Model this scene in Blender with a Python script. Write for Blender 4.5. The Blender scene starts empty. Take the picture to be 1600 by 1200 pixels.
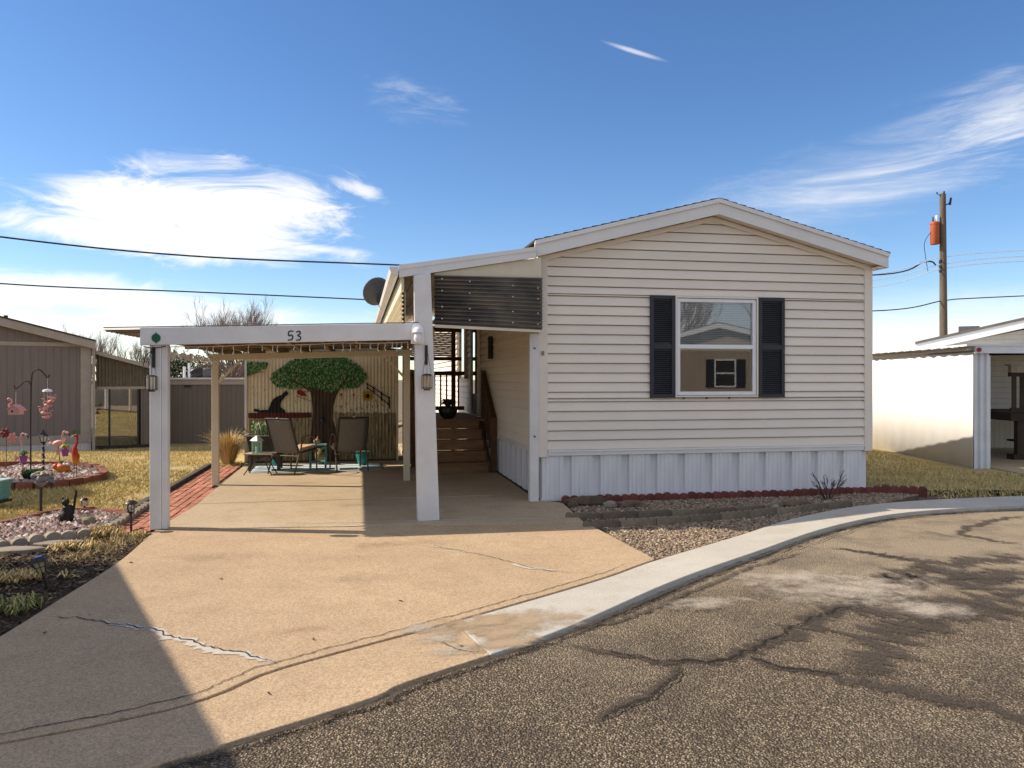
import bpy, bmesh, math, random
from mathutils import Vector, Matrix, Euler, noise as mnoise
R = math.radians
random.seed(53)
scene = bpy.context.scene
col = scene.collection

# ------------------------------------------------------------------ camera, sky, sun, exposure
FPX, HOR, CAMH = 1230.0, 592.0, 1.6          # focal length in pixels (1600 wide), horizon row, eye height
cam_d = bpy.data.cameras.new('camera'); cam = bpy.data.objects.new('camera', cam_d); col.objects.link(cam)
cam_d.sensor_width = 36.0; cam_d.lens = FPX / 1600 * 36; cam_d.shift_y = -(600 - HOR) / 1600
cam_d.clip_start = 0.05; cam_d.clip_end = 3000
cam.location = (0, 0, CAMH); cam.rotation_euler = (R(90), 0, 0)
scene.camera = cam

SUN_EL, SUN_BEHIND = 37.0, 5.5                # sun stands to the left, a little behind the facade plane
to_sun = Vector((-math.cos(R(SUN_EL)) * math.cos(R(SUN_BEHIND)), math.cos(R(SUN_EL)) * math.sin(R(SUN_BEHIND)), math.sin(R(SUN_EL))))
sun_d = bpy.data.lights.new('sun', 'SUN'); sun = bpy.data.objects.new('sun', sun_d); col.objects.link(sun)
sun_d.energy = 3.4; sun_d.angle = R(0.5); sun_d.color = (1.0, 0.87, 0.70)
sun.rotation_euler = to_sun.to_track_quat('Z', 'Y').to_euler(); sun.location = (-20, 5, 20)

world = bpy.data.worlds.new('World'); scene.world = world; world.use_nodes = True
wn, wl = world.node_tree.nodes, world.node_tree.links
wn.clear()
w_out = wn.new('ShaderNodeOutputWorld'); w_bg = wn.new('ShaderNodeBackground'); w_bg.inputs['Strength'].default_value = 0.15
wl.new(w_bg.outputs[0], w_out.inputs[0])
sky = wn.new('ShaderNodeTexSky'); sky.sky_type = 'NISHITA'; sky.sun_disc = False
sky.sun_elevation = R(SUN_EL); sky.sun_rotation = math.atan2(to_sun.x, to_sun.y)
sky.altitude = 1500; sky.air_density = 1.0; sky.dust_density = 0.6; sky.ozone_density = 1.6

def wmath(op, a, b=None, c=None):
    n = wn.new('ShaderNodeMath'); n.operation = op
    for i, v in enumerate((a, b, c)):
        if v is None: continue
        if isinstance(v, (int, float)): n.inputs[i].default_value = v
        else: wl.new(v, n.inputs[i])
    return n.outputs[0]
def wsmooth(v, a, b):
    n = wn.new('ShaderNodeMapRange'); n.interpolation_type = 'SMOOTHSTEP'
    wl.new(v, n.inputs[0]); n.inputs[1].default_value = a; n.inputs[2].default_value = b
    n.inputs[3].default_value = 0; n.inputs[4].default_value = 1
    return n.outputs[0]
def wnoise(sx, sy, scale, detail, rough, dist=0.0, off=0.0):
    cb = wn.new('ShaderNodeCombineXYZ'); wl.new(wmath('MULTIPLY', AZ, sx), cb.inputs[0]); wl.new(wmath('MULTIPLY', EL, sy), cb.inputs[1]); cb.inputs[2].default_value = off
    n = wn.new('ShaderNodeTexNoise'); wl.new(cb.outputs[0], n.inputs['Vector'])
    n.inputs['Scale'].default_value = scale; n.inputs['Detail'].default_value = detail; n.inputs['Roughness'].default_value = rough; n.inputs['Distortion'].default_value = dist
    return n.outputs[0]
tc = wn.new('ShaderNodeTexCoord'); sp = wn.new('ShaderNodeSeparateXYZ'); wl.new(tc.outputs['Generated'], sp.inputs[0])
AZ = wmath('ARCTAN2', sp.outputs[0], sp.outputs[1]); EL = wmath('ARCSINE', sp.outputs[2])
n_edge = wnoise(2.6, 9.0, 3.0, 10, 0.66, 0.9)
n_streak = wnoise(1.6, 11.0, 3.0, 8, 0.62, 1.2, 3.7)
def px_dir(x, y):
    return math.atan((x - 800) / FPX), math.atan((HOR - y) / math.hypot(FPX, x - 800))
def blob(x, y, rx, ry, tilt, strength, rag, soft, tex=None):
    a0, e0 = px_dir(x, y); ra, re = rx / FPX, ry / FPX; c_, s_ = math.cos(R(tilt)), math.sin(R(tilt))
    da = wmath('SUBTRACT', AZ, a0); de = wmath('SUBTRACT', EL, e0)
    p = wmath('DIVIDE', wmath('ADD', wmath('MULTIPLY', da, c_), wmath('MULTIPLY', de, s_)), ra)
    q = wmath('DIVIDE', wmath('SUBTRACT', wmath('MULTIPLY', de, c_), wmath('MULTIPLY', da, s_)), re)
    d = wmath('SQRT', wmath('ADD', wmath('MULTIPLY', p, p), wmath('MULTIPLY', q, q)))
    d = wmath('ADD', d, wmath('MULTIPLY', wmath('SUBTRACT', n_edge, 0.5), rag))
    m = wsmooth(wmath('SUBTRACT', 1.0, d), 0.0, soft)
    if tex is not None: m = wmath('MULTIPLY', m, tex)
    return wmath('MULTIPLY', m, strength)
st = wsmooth(n_streak, 0.38, 0.66)
masks = [
    blob(315, 328, 240, 74, 3, 0.95, 2.0, 0.7), blob(250, 372, 300, 32, -3, 0.92, 1.8, 0.7),
    blob(450, 298, 110, 38, -14, 0.7, 2.6, 0.9), blob(565, 298, 62, 15, -20, 0.7, 2.2, 0.8), blob(500, 390, 90, 10, -2, 0.6, 1.6, 0.9),
    blob(60, 455, 430, 36, -4, 0.72, 1.7, 0.8), blob(150, 515, 640, 50, 0, 0.72, 0.9, 1.0),
    blob(635, 150, 95, 42, -12, 0.34, 2.2, 1.0, st), blob(1370, 275, 360, 92, 14, 0.50, 1.3, 1.3, st), blob(1300, 300, 300, 80, 12, 0.22, 0.9, 1.4),
    blob(1590, 190, 120, 70, 15, 0.50, 1.4, 1.1, st), blob(1450, 520, 600, 70, 0, 0.55, 0.8, 1.0),
    blob(990, 80, 62, 4.5, -18, 0.5, 0.6, 0.9)]
# unseen cloud cover, added outside the view to whiten and lift the shade
gmap = wn.new('ShaderNodeMapping'); wl.new(tc.outputs['Generated'], gmap.inputs[0]); gmap.inputs['Scale'].default_value = (1.6, 1.6, 4.2)
gno = wn.new('ShaderNodeTexNoise'); wl.new(gmap.outputs[0], gno.inputs['Vector']); gno.inputs['Scale'].default_value = 1.5; gno.inputs['Detail'].default_value = 8; gno.inputs['Roughness'].default_value = .6; gno.inputs['Distortion'].default_value = .5
fill_cloud = wmath('MULTIPLY', wsmooth(gno.outputs[0], 0.40, 0.60), 0.85)
front = wsmooth(sp.outputs[1], 0.55, 0.25)
masks.append(wmath('MULTIPLY', fill_cloud, front))
inv = None
for m in masks:
    k = wmath('SUBTRACT', 1.0, m)
    inv = k if inv is None else wmath('MULTIPLY', inv, k)
cloud = wmath('SUBTRACT', 1.0, inv)
cloud = wmath('MULTIPLY', cloud, wsmooth(sp.outputs[2], -0.02, 0.02))
hsv = wn.new('ShaderNodeHueSaturation'); hsv.inputs['Hue'].default_value = 0.505; hsv.inputs['Saturation'].default_value = 1.22; hsv.inputs['Value'].default_value = 0.55
wl.new(sky.outputs[0], hsv.inputs['Color'])
cmix = wn.new('ShaderNodeMix'); cmix.data_type = 'RGBA'
wl.new(cloud, cmix.inputs[0]); wl.new(hsv.outputs[0], cmix.inputs[6]); cmix.inputs[7].default_value = (4.1, 3.95, 3.75, 1)
wl.new(cmix.outputs[2], w_bg.inputs['Color'])

scene.render.engine = 'CYCLES'
scene.cycles.transparent_max_bounces = 32
scene.view_settings.view_transform = 'Standard'; scene.view_settings.look = 'None'
scene.view_settings.gamma = 1; scene.view_settings.use_curve_mapping = False
scene.view_settings.exposure = 1.0

# ------------------------------------------------------------------ helpers
def sstep(a, b, x):
    t = max(0.0, min(1.0, (x - a) / (b - a))); return t * t * (3 - 2 * t)
def gz(x, y):                                    # the lots on the left lie lower
    return -0.6 * sstep(16, 25, y) * sstep(-3, -7, x)
def G(x, y, z0=0.0):                             # photo pixel -> point on the ground
    z = z0
    for _ in range(25):
        s = (y - HOR) / (CAMH - z); Y = FPX / s; X = (x - 800) / s
        z = z0 + gz(X, Y)
    return Vector((X, Y, z))
class Frame:
    def __init__(s, o, deg): s.o = Vector((o[0], o[1], 0)); s.a = R(deg); s.c = math.cos(s.a); s.s = math.sin(s.a); s.deg = deg
    def w(s, u, v, z=0.0): return Vector((s.o.x + u * s.c - v * s.s, s.o.y + u * s.s + v * s.c, z))
    def l(s, X, Y):
        dx, dy = X - s.o.x, Y - s.o.y; return dx * s.c + dy * s.s, -dx * s.s + dy * s.c
    def plane(s, x, y, v):                       # pixel -> (u, z) on the upright plane at depth v
        k = (x - 800) / FPX; ox, oy = s.o.x - v * s.s, s.o.y + v * s.c
        u = (k * oy - ox) / (s.c - k * s.s); Y = oy + u * s.s
        return u, CAMH + (HOR - y) * Y / FPX
    def g(s, x, y): p = G(x, y); return s.l(p.x, p.y)
HOME = Frame((0.379, 10.36), 11.0)
OFF = {}

class MB:
    def __init__(s): s.v = []; s.f = []; s.attr = None
    def quad(s, a, b, c, d):
        n = len(s.v); s.v += [tuple(a), tuple(b), tuple(c), tuple(d)]; s.f.append((n, n+1, n+2, n+3)); return s
    def tri(s, a, b, c):
        n = len(s.v); s.v += [tuple(a), tuple(b), tuple(c)]; s.f.append((n, n+1, n+2)); return s
    def hexa(s, p):                              # 8 points: bottom ring 0-3 (ccw from above), top ring 4-7
        n = len(s.v); s.v += [tuple(q) for q in p]
        for f in ((3,2,1,0),(4,5,6,7),(0,1,5,4),(1,2,6,5),(2,3,7,6),(3,0,4,7)): s.f.append(tuple(n+i for i in f))
        return s
    def box(s, x0, x1, y0, y1, z0, z1):
        return s.hexa([(x0,y0,z0),(x1,y0,z0),(x1,y1,z0),(x0,y1,z0),(x0,y0,z1),(x1,y0,z1),(x1,y1,z1),(x0,y1,z1)])
    def obox(s, c, size, rot=(0,0,0)):
        m = Euler(rot).to_matrix(); c = Vector(c); h = [k/2 for k in size]
        return s.hexa([c + m @ Vector((a*h[0], b*h[1], d*h[2])) for d in (-1,1) for a, b in ((-1,-1),(1,-1),(1,1),(-1,1))])
    def beam(s, p, q, w, h, up=(0,0,1)):
        p, q = Vector(p), Vector(q); d = (q-p).normalized(); up = Vector(up)
        x = d.cross(up); x = x.normalized() if x.length > 1e-6 else Vector((1,0,0)); y = x.cross(d).normalized()
        return s.hexa([p-x*w/2-y*h/2, p+x*w/2-y*h/2, q+x*w/2-y*h/2, q-x*w/2-y*h/2, p-x*w/2+y*h/2, p+x*w/2+y*h/2, q+x*w/2+y*h/2, q-x*w/2+y*h/2])
    def tube(s, pts, r, n=8, caps=True):
        pts = [Vector(p) for p in pts]; m = len(pts); rr = r if isinstance(r, (list, tuple)) else [r]*m
        base = len(s.v); ref = None
        for i, p in enumerate(pts):
            d = (pts[min(i+1,m-1)] - pts[max(i-1,0)])
            d = d.normalized() if d.length > 1e-9 else Vector((0,0,1))
            if ref is None: ref = Vector((0,0,1)) if abs(d.z) < 0.9 else Vector((1,0,0))
            x = d.cross(ref); x = x.normalized() if x.length > 1e-6 else d.orthogonal().normalized()
            y = x.cross(d).normalized(); ref = y
            for k in range(n):
                a = 2*math.pi*k/n; s.v.append(tuple(p + (x*math.cos(a) + y*math.sin(a))*rr[i]))
        for i in range(m-1):
            for k in range(n):
                a, b = base+i*n+k, base+i*n+(k+1)%n; s.f.append((a, b, b+n, a+n))
        if caps:
            s.f.append(tuple(base+k for k in reversed(range(n)))); s.f.append(tuple(base+(m-1)*n+k for k in range(n)))
        return s
    def lathe(s, prof, n=16, c=(0,0,0), sx=1, sy=1):
        base = len(s.v); c = Vector(c)
        for r, z in prof:
            for k in range(n):
                a = 2*math.pi*k/n; s.v.append((c.x+r*sx*math.cos(a), c.y+r*sy*math.sin(a), c.z+z))
        for i in range(len(prof)-1):
            for k in range(n):
                a, b = base+i*n+k, base+i*n+(k+1)%n; s.f.append((a, b, b+n, a+n))
        if prof[0][0] > 1e-4: s.f.append(tuple(base+k for k in reversed(range(n))))
        if prof[-1][0] > 1e-4: s.f.append(tuple(base+(len(prof)-1)*n+k for k in range(n)))
        return s
    def ell(s, c, r, n=10, m=7, rot=(0,0,0), jit=0):
        base = len(s.v); mt = Euler(rot).to_matrix(); c = Vector(c)
        for i in range(m+1):
            t = math.pi*i/m
            for k in range(n):
                a = 2*math.pi*k/n; j = 1+random.uniform(-jit, jit)
                s.v.append(tuple(c + mt @ Vector((r[0]*math.sin(t)*math.cos(a)*j, r[1]*math.sin(t)*math.sin(a)*j, -r[2]*math.cos(t)*j))))
        for i in range(m):
            for k in range(n):
                a, b = base+i*n+k, base+i*n+(k+1)%n; s.f.append((a, b, b+n, a+n))
        return s
    def rock(s, c, r, jit=0.25):                 # 8-sided pebble
        n = len(s.v); c = Vector(c); a0 = random.uniform(0, 6.28)
        def j(): return 1+random.uniform(-jit, jit)
        s.v.append(tuple(c+Vector((0,0,r[2]*j()))))
        for k in range(5):
            a = a0+k*1.2566; s.v.append((c.x+r[0]*math.cos(a)*j(), c.y+r[1]*math.sin(a)*j(), c.z+r[2]*random.uniform(-.2,.4)))
        s.v.append(tuple(c-Vector((0,0,r[2]))))
        for k in range(5):
            s.f.append((n, n+1+k, n+1+(k+1)%5)); s.f.append((n+6, n+1+(k+1)%5, n+1+k))
        return s
    def prism(s, poly, z0, z1):                  # extruded outline seen from above, ccw
        n = len(s.v); m = len(poly)
        if sum(poly[i][0]*poly[(i+1)%m][1]-poly[(i+1)%m][0]*poly[i][1] for i in range(m)) < 0: poly = poly[::-1]
        s.v += [(p[0],p[1],z0) for p in poly] + [(p[0],p[1],z1) for p in poly]
        s.f.append(tuple(n+m+i for i in range(m))); s.f.append(tuple(n+i for i in reversed(range(m))))
        for i in range(m): s.f.append((n+i, n+(i+1)%m, n+m+(i+1)%m, n+m+i))
        return s
    def vprism(s, poly, y0, y1):                 # extruded outline seen from the front, (x, z); y0 the front
        n = len(s.v); m = len(poly)
        if sum(poly[i][0]*poly[(i+1)%m][1]-poly[(i+1)%m][0]*poly[i][1] for i in range(m)) < 0: poly = poly[::-1]
        s.v += [(p[0],y0,p[1]) for p in poly] + [(p[0],y1,p[1]) for p in poly]
        s.f.append(tuple(n+i for i in range(m))); s.f.append(tuple(n+m+i for i in reversed(range(m))))
        for i in range(m): s.f.append((n+i, n+m+i, n+m+(i+1)%m, n+(i+1)%m))
        return s
    def build(s, name, mat, parent=None, smooth=False, bevel=0, kind=None):
        off = OFF.get(parent.name, (0,0,0)) if parent else (0,0,0)
        me = bpy.data.meshes.new(name)
        vs = s.v if off == (0,0,0) else [(a-off[0], b-off[1], c-off[2]) for a, b, c in s.v]
        me.from_pydata(vs, [], s.f); me.update()
        if s.attr:
            at = me.attributes.new('edge', 'FLOAT', 'POINT'); at.data.foreach_set('value', s.attr)
        o = bpy.data.objects.new(name, me); col.objects.link(o)
        me.materials.append(mat)
        if smooth: me.shade_smooth(); me.set_sharp_from_angle(angle=R(40))
        if bevel:
            b = o.modifiers.new('bevel', 'BEVEL'); b.width = bevel; b.segments = 2; b.limit_method = 'ANGLE'; b.angle_limit = R(40)
        if parent: o.parent = parent; OFF[o.name] = off
        if kind: o['kind'] = kind
        return o

def tag(o, label, cat, group=None):
    o['label'] = label; o['category'] = cat
    if group: o['group'] = group
    return o
def thing(name, label, cat, loc=(0,0,0), rz=0.0, group=None, off=(0,0,0)):
    o = bpy.data.objects.new(name, None); col.objects.link(o); o.empty_display_size = 0.2
    o.location = loc; o.rotation_euler = (0, 0, rz); OFF[o.name] = tuple(off)
    return tag(o, label, cat, group)
def fthing(name, label, cat, fr, u=0, v=0, z=0, group=None):   # a thing in a building's frame, its parts given in that frame
    return thing(name, label, cat, fr.w(u, v, z), fr.a, group, (u, v, z))
def structure(o): o['kind'] = 'structure'; return o
def piece(src, name, loc, rot=(0,0,0), parent=None, scale=None):          # another object with the same mesh
    o = bpy.data.objects.new(name, src.data); col.objects.link(o); o.location = loc; o.rotation_euler = rot
    if scale: o.scale = scale
    if parent: o.parent = parent
    return o

# ------------------------------------------------------------------ materials
def lin(r, g, b):
    f = lambda c: c/12.92 if c <= 0.04045 else ((c+0.055)/1.055)**2.4
    return (f(r/255), f(g/255), f(b/255), 1)
class N:
    def __init__(s, name):
        s.m = bpy.data.materials.new(name); s.m.use_nodes = True; s.n = s.m.node_tree.nodes; s.l = s.m.node_tree.links
        s.b = s.n['Principled BSDF']; s.out = s.n['Material Output']; s.tc = s.n.new('ShaderNodeTexCoord')
    def new(s, t): return s.n.new(t)
    def link(s, a, b): s.l.new(a, b)
    def vec(s, scale=(1,1,1), rot=(0,0,0), loc=(0,0,0), src='Object'):
        m = s.new('ShaderNodeMapping'); s.link(s.tc.outputs[src], m.inputs[0]); m.inputs['Scale'].default_value = scale; m.inputs['Rotation'].default_value = rot; m.inputs['Location'].default_value = loc
        return m.outputs[0]
    def noise(s, scale, detail=4, rough=.55, v=None, dist=0):
        n = s.new('ShaderNodeTexNoise'); n.inputs['Scale'].default_value = scale; n.inputs['Detail'].default_value = detail; n.inputs['Roughness'].default_value = rough; n.inputs['Distortion'].default_value = dist
        s.link(v if v is not None else s.vec(), n.inputs['Vector']); return n.outputs[0]
    def voro(s, scale, v=None, feat='F1', out='Color', rand=1):
        n = s.new('ShaderNodeTexVoronoi'); n.feature = feat; n.inputs['Scale'].default_value = scale; n.inputs['Randomness'].default_value = rand
        s.link(v if v is not None else s.vec(), n.inputs['Vector']); return n.outputs[out]
    def ramp(s, v, stops):
        n = s.new('ShaderNodeValToRGB'); e = n.color_ramp.elements
        while len(e) < len(stops): e.new(0.5)
        for k, (p, c) in enumerate(stops): e[k].position = p; e[k].color = c if isinstance(c, tuple) else (c, c, c, 1)
        s.link(v, n.inputs[0]); return n.outputs[0]
    def mix(s, f, a, b, mode='MIX'):
        n = s.new('ShaderNodeMix'); n.data_type = 'RGBA'; n.blend_type = mode
        for val, i in ((f, 0), (a, 6), (b, 7)):
            if isinstance(val, (int, float)): n.inputs[i].default_value = val
            elif isinstance(val, tuple): n.inputs[i].default_value = val
            else: s.link(val, n.inputs[i])
        return n.outputs[2]
    def math(s, op, a, b=0.0):
        n = s.new('ShaderNodeMath'); n.operation = op
        for i, v in enumerate((a, b)):
            if isinstance(v, (int, float)): n.inputs[i].default_value = v
            else: s.link(v, n.inputs[i])
        return n.outputs[0]
    def mr(s, v, a, b, c=0.0, d=1.0):
        n = s.new('ShaderNodeMapRange'); n.interpolation_type = 'SMOOTHSTEP'; s.link(v, n.inputs[0])
        for i, k in enumerate((a, b, c, d)): n.inputs[1+i].default_value = k
        return n.outputs[0]
    def bump(s, h, strength, dist=0.01):
        n = s.new('ShaderNodeBump'); n.inputs['Strength'].default_value = strength; n.inputs['Distance'].default_value = dist; s.link(h, n.inputs['Height'])
        s.link(n.outputs[0], s.b.inputs['Normal'])
    def fin(s, c, rough=.6, metal=0.0, spec=.5):
        if isinstance(c, tuple): s.b.inputs['Base Color'].default_value = c
        else: s.link(c, s.b.inputs['Base Color'])
        if isinstance(rough, (int, float)): s.b.inputs['Roughness'].default_value = rough
        else: s.link(rough, s.b.inputs['Roughness'])
        s.b.inputs['Metallic'].default_value = metal; s.b.inputs['Specular IOR Level'].default_value = spec
        return s.m
def pm(name, c1, c2=None, scale=6, rough=.6, bump=0, bscale=60, metal=0, spec=.4, rnd=0, island=0, stretch=(1,1,1), dist=0.004):
    m = N(name); c2 = c2 or tuple(k*0.8 for k in c1[:3])+(1,)
    v = m.vec(stretch)
    c = m.mix(m.ramp(m.noise(scale, 5, .6, v), [(.32, 0.0), (.68, 1.0)]), c1, c2)
    if rnd or island:
        if island: g = m.new('ShaderNodeNewGeometry').outputs['Random Per Island']; amt = island
        else: g = m.new('ShaderNodeObjectInfo').outputs['Random']; amt = rnd
        h = m.new('ShaderNodeHueSaturation'); m.link(c, h.inputs['Color'])
        m.link(m.mr(g, 0, 1, 1-amt, 1+amt), h.inputs['Value']); c = h.outputs[0]
    if bump: m.bump(m.noise(bscale, 4, .6, v), bump, dist)
    return m.fin(c, rough, metal, spec)
def islands(name, stops, rough=.7, spec=.3, trans=0.0):              # every loose piece takes one of several colours
    m = N(name); g = m.new('ShaderNodeNewGeometry').outputs['Random Per Island']
    c = m.ramp(g, stops); return m.fin(c, rough, 0, spec)
def siding_mat(name, c, grain=0.06):
    m = N(name)
    dirt = m.ramp(m.noise(1.3, 6, .65, m.vec((1,1,2.2))), [(.35, 0.0), (.75, 1.0)])
    cc = m.mix(m.math('MULTIPLY', dirt, .35), c, tuple(k*.78 for k in c[:3])+(1,))
    obj = m.new('ShaderNodeObjectInfo').outputs['Random']
    h = m.new('ShaderNodeHueSaturation'); m.link(cc, h.inputs['Color']); m.link(m.mr(obj, 0, 1, .965, 1.03), h.inputs['Value'])
    m.bump(m.noise(18, 5, .6, m.vec((.25, 1, 6))), grain, .004)
    return m.fin(h.outputs[0], .55, 0, .35)
M_SIDING = siding_mat('cream_vinyl', (.80, .72, .62, 1))
M_SIDING_TRIM = siding_mat('cream_trim', (.78, .70, .605, 1))
M_WHITE = pm('white_paint', (.74, .72, .70, 1), (.64, .62, .60, 1), 3, .5, .12, 30)
M_FASCIA = pm('white_fascia', (.74, .72, .70, 1), (.67, .65, .63, 1), 2, .5, .06, 25)
M_SKIRT = pm('white_skirting_metal', (.78, .77, .77, 1), (.66, .66, .67, 1), 2.5, .42, .05, 20, stretch=(3,3,.5))
M_CREAMPAINT = pm('cream_paint', (.70, .62, .46, 1), (.62, .54, .39, 1), 3, .6, .08, 20)
M_SHINGLE = pm('brown_shingle', (.06, .052, .045, 1), (.035, .03, .027, 1), 9, .9, .5, 120)
M_SHUTTER = pm('charcoal_shutter', (.022, .024, .032, 1), (.03, .032, .04, 1), 6, .5, .05, 40)
M_VINYLWHITE = pm('white_vinyl', (.80, .80, .81, 1), (.74, .74, .75, 1), 4, .35)
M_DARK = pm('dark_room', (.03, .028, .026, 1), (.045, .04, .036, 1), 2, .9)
M_BLIND = pm('white_blind', (.80, .78, .74, 1), (.74, .72, .68, 1), 3, .5)
M_BLACK = pm('black_metal', (.014, .013, .013, 1), (.025, .022, .02, 1), 12, .45, .1, 50)
M_BROWNMETAL = pm('brown_painted_metal', (.05, .036, .026, 1), (.09, .07, .05, 1), 10, .4, .05, 50)
M_BROWNWOOD = pm('brown_stained_wood', (.13, .060, .028, 1), (.075, .034, .016, 1), 5, .65, .3, 18, stretch=(1,1,6), rnd=.2)
M_STEPWOOD = pm('weathered_step_wood', (.33, .19, .095, 1), (.20, .11, .055, 1), 4, .7, .35, 14, stretch=(1.2,8,8), rnd=.18)
M_RAFTER = pm('raw_rafter_wood', (.33, .22, .11, 1), (.20, .13, .065, 1), 5, .75, .2, 20, stretch=(4,1,4), rnd=.2)
M_TIN = pm('galvanized_roof_sheet', (.30, .27, .23, 1), (.17, .14, .11, 1), 3, .5, .1, 20, metal=.5)
M_CORR = pm('smoked_corrugated_plastic', (.075, .07, .07, 1), (.20, .165, .12, 1), 2.0, .28, .1, 25, stretch=(1,1,2.5), spec=.5)
M_TAUPE = None
def grooved(name, c, pitch, axis=0, depth=.35):
    m = N(name); sp = m.new('ShaderNodeSeparateXYZ'); m.link(m.tc.outputs['Object'], sp.inputs[0])
    fr = m.math('FRACT', m.math('DIVIDE', sp.outputs[axis], pitch))
    g = m.mr(m.math('ABSOLUTE', m.math('SUBTRACT', fr, .5)), .38, .48)
    d = m.noise(2.2, 6, .65, m.vec((3,3,.4)))
    cc = m.mix(m.ramp(d, [(.3, 0.0), (.75, .6)]), c, tuple(k*.72 for k in c[:3])+(1,))
    cc = m.mix(m.math('MULTIPLY', g, .35), cc, tuple(k*.45 for k in c[:3])+(1,))
    m.bump(m.math('SUBTRACT', 1.0, g), depth, .012)
    return m.fin(cc, .75, 0, .25)
M_TAUPE = grooved('taupe_grooved_siding', (.20, .162, .15, 1), .203)
M_TAUPE2 = grooved('brown_grooved_siding', (.165, .135, .112, 1), .16)
M_TAUPETRIM = pm('beige_trim', (.36, .30, .255, 1), (.30, .25, .21, 1), 3, .6)
M_TIE = pm('landscape_timber', (.055, .045, .038, 1), (.10, .085, .07, 1), 7, .85, .4, 25)

# glass: clear pane that mirrors more the flatter one looks at it
def glass(name, tint=(.75,.8,.8,1), base=.25, gloss=(.95,.97,1,1)):
    m = N(name); m.n.remove(m.b)
    t = m.new('ShaderNodeBsdfTransparent'); t.inputs[0].default_value = tint
    g = m.new('ShaderNodeBsdfGlossy'); g.inputs['Roughness'].default_value = .015; g.inputs[0].default_value = gloss
    lw = m.new('ShaderNodeLayerWeight'); lw.inputs[0].default_value = .35
    f = m.mr(lw.outputs['Fresnel'], 0, 1, base, 1.0)
    x = m.new('ShaderNodeMixShader'); m.link(f, x.inputs[0]); m.link(t.outputs[0], x.inputs[1]); m.link(g.outputs[0], x.inputs[2]); m.link(x.outputs[0], m.out.inputs[0])
    return m.m
M_GLASS = glass('window_glass', (.8,.83,.83,1), .15)
M_GLASSDARK = glass('tinted_door_glass', (.6,.61,.6,1), .30)
M_LANTERNGLASS = glass('lantern_glass', (.9,.9,.88,1), .06)

def concrete(name, c1, c2, stain, speck=.5, rough=.85):
    m = N(name)
    big = m.noise(.55, 6, .62); mid = m.noise(3.2, 6, .65)
    cc = m.mix(m.ramp(big, [(.34, 0.0), (.68, 1.0)]), c1, c2)
    cc = m.mix(m.math('MULTIPLY', m.ramp(mid, [(.48, 0.0), (.74, 1.0)]), .5), cc, stain)
    sp_ = m.voro(125, out='Color'); s2 = m.ramp(sp_, [(.12, .58), (.5, 1.0), (.9, 1.36)])
    cc = m.mix(speck, cc, s2, 'MULTIPLY')
    pits = m.ramp(m.voro(34, out='Distance'), [(.05, .45), (.12, 1.0)])
    gate = m.ramp(m.noise(7, 3), [(.5, 1.0), (.62, 0.0)])
    cc = m.mix(m.math('MULTIPLY', m.math('SUBTRACT', 1.0, gate), .5), cc, m.mix(1.0, cc, pits, 'MULTIPLY'))
    fine = m.noise(220, 3, .7)
    cc = m.mix(.35, cc, m.ramp(fine, [(.3, .75), (.7, 1.2)]), 'MULTIPLY')
    m.bump(m.math('ADD', fine, m.math('MULTIPLY', mid, 1.5)), .25, .004)
    return m.fin(cc, rough, 0, .25)
M_CONC = concrete('tan_concrete', (.46, .34, .215, 1), (.38, .275, .175, 1), (.31, .215, .135, 1), .72)
M_CONC2 = concrete('tan_patio_concrete', (.47, .375, .255, 1), (.40, .31, .20, 1), (.30, .22, .14, 1))
M_WALK = concrete('pale_grey_concrete', (.50, .475, .42, 1), (.43, .40, .345, 1), (.36, .32, .26, 1), .3)

def asphalt():
    m = N('worn_asphalt')
    w = m.vec(); big = m.noise(.32, 6, .6, w); mid = m.noise(1.6, 6, .65)
    vc = m.voro(88, out='Color'); vd = m.voro(88, out='Distance')
    stone = m.ramp(vc, [(.1, (.06,.046,.032,1)), (.42, (.19,.145,.095,1)), (.68, (.36,.275,.18,1)), (.93, (.60,.49,.35,1))])
    binder = m.ramp(vd, [(.3, 0.0), (.62, .85)])
    cc = m.mix(binder, stone, (.06, .047, .034, 1))
    # the far side is worn pale and dusty, the near side keeps its dark binder
    sp_ = m.new('ShaderNodeSeparateXYZ'); m.link(m.tc.outputs['Object'], sp_.inputs[0])
    grad = m.math('ADD', m.math('MULTIPLY', sp_.outputs[1], .16), m.math('MULTIPLY', sp_.outputs[0], .05))
    dust = m.mr(m.math('ADD', grad, m.math('MULTIPLY', m.math('SUBTRACT', big, .5), 1.6)), .60, 1.5)
    cc = m.mix(m.math('MULTIPLY', dust, .66), cc, (.42, .34, .24, 1))
    dk = m.ramp(mid, [(.36, 1.0), (.54, 0.0)])
    cc = m.mix(m.math('MULTIPLY', dk, .42), cc, (.05, .042, .035, 1))
    fine = m.noise(130, 4, .7)
    cc = m.mix(.5, cc, m.ramp(fine, [(.3, .6), (.7, 1.3)]), 'MULTIPLY')
    m.bump(m.math('ADD', m.math('MULTIPLY', vd, -1.4), m.math('MULTIPLY', mid, 1.0)), .8, .012)
    return m.fin(cc, .9, 0, .2)
M_ASPHALT = asphalt()
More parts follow.
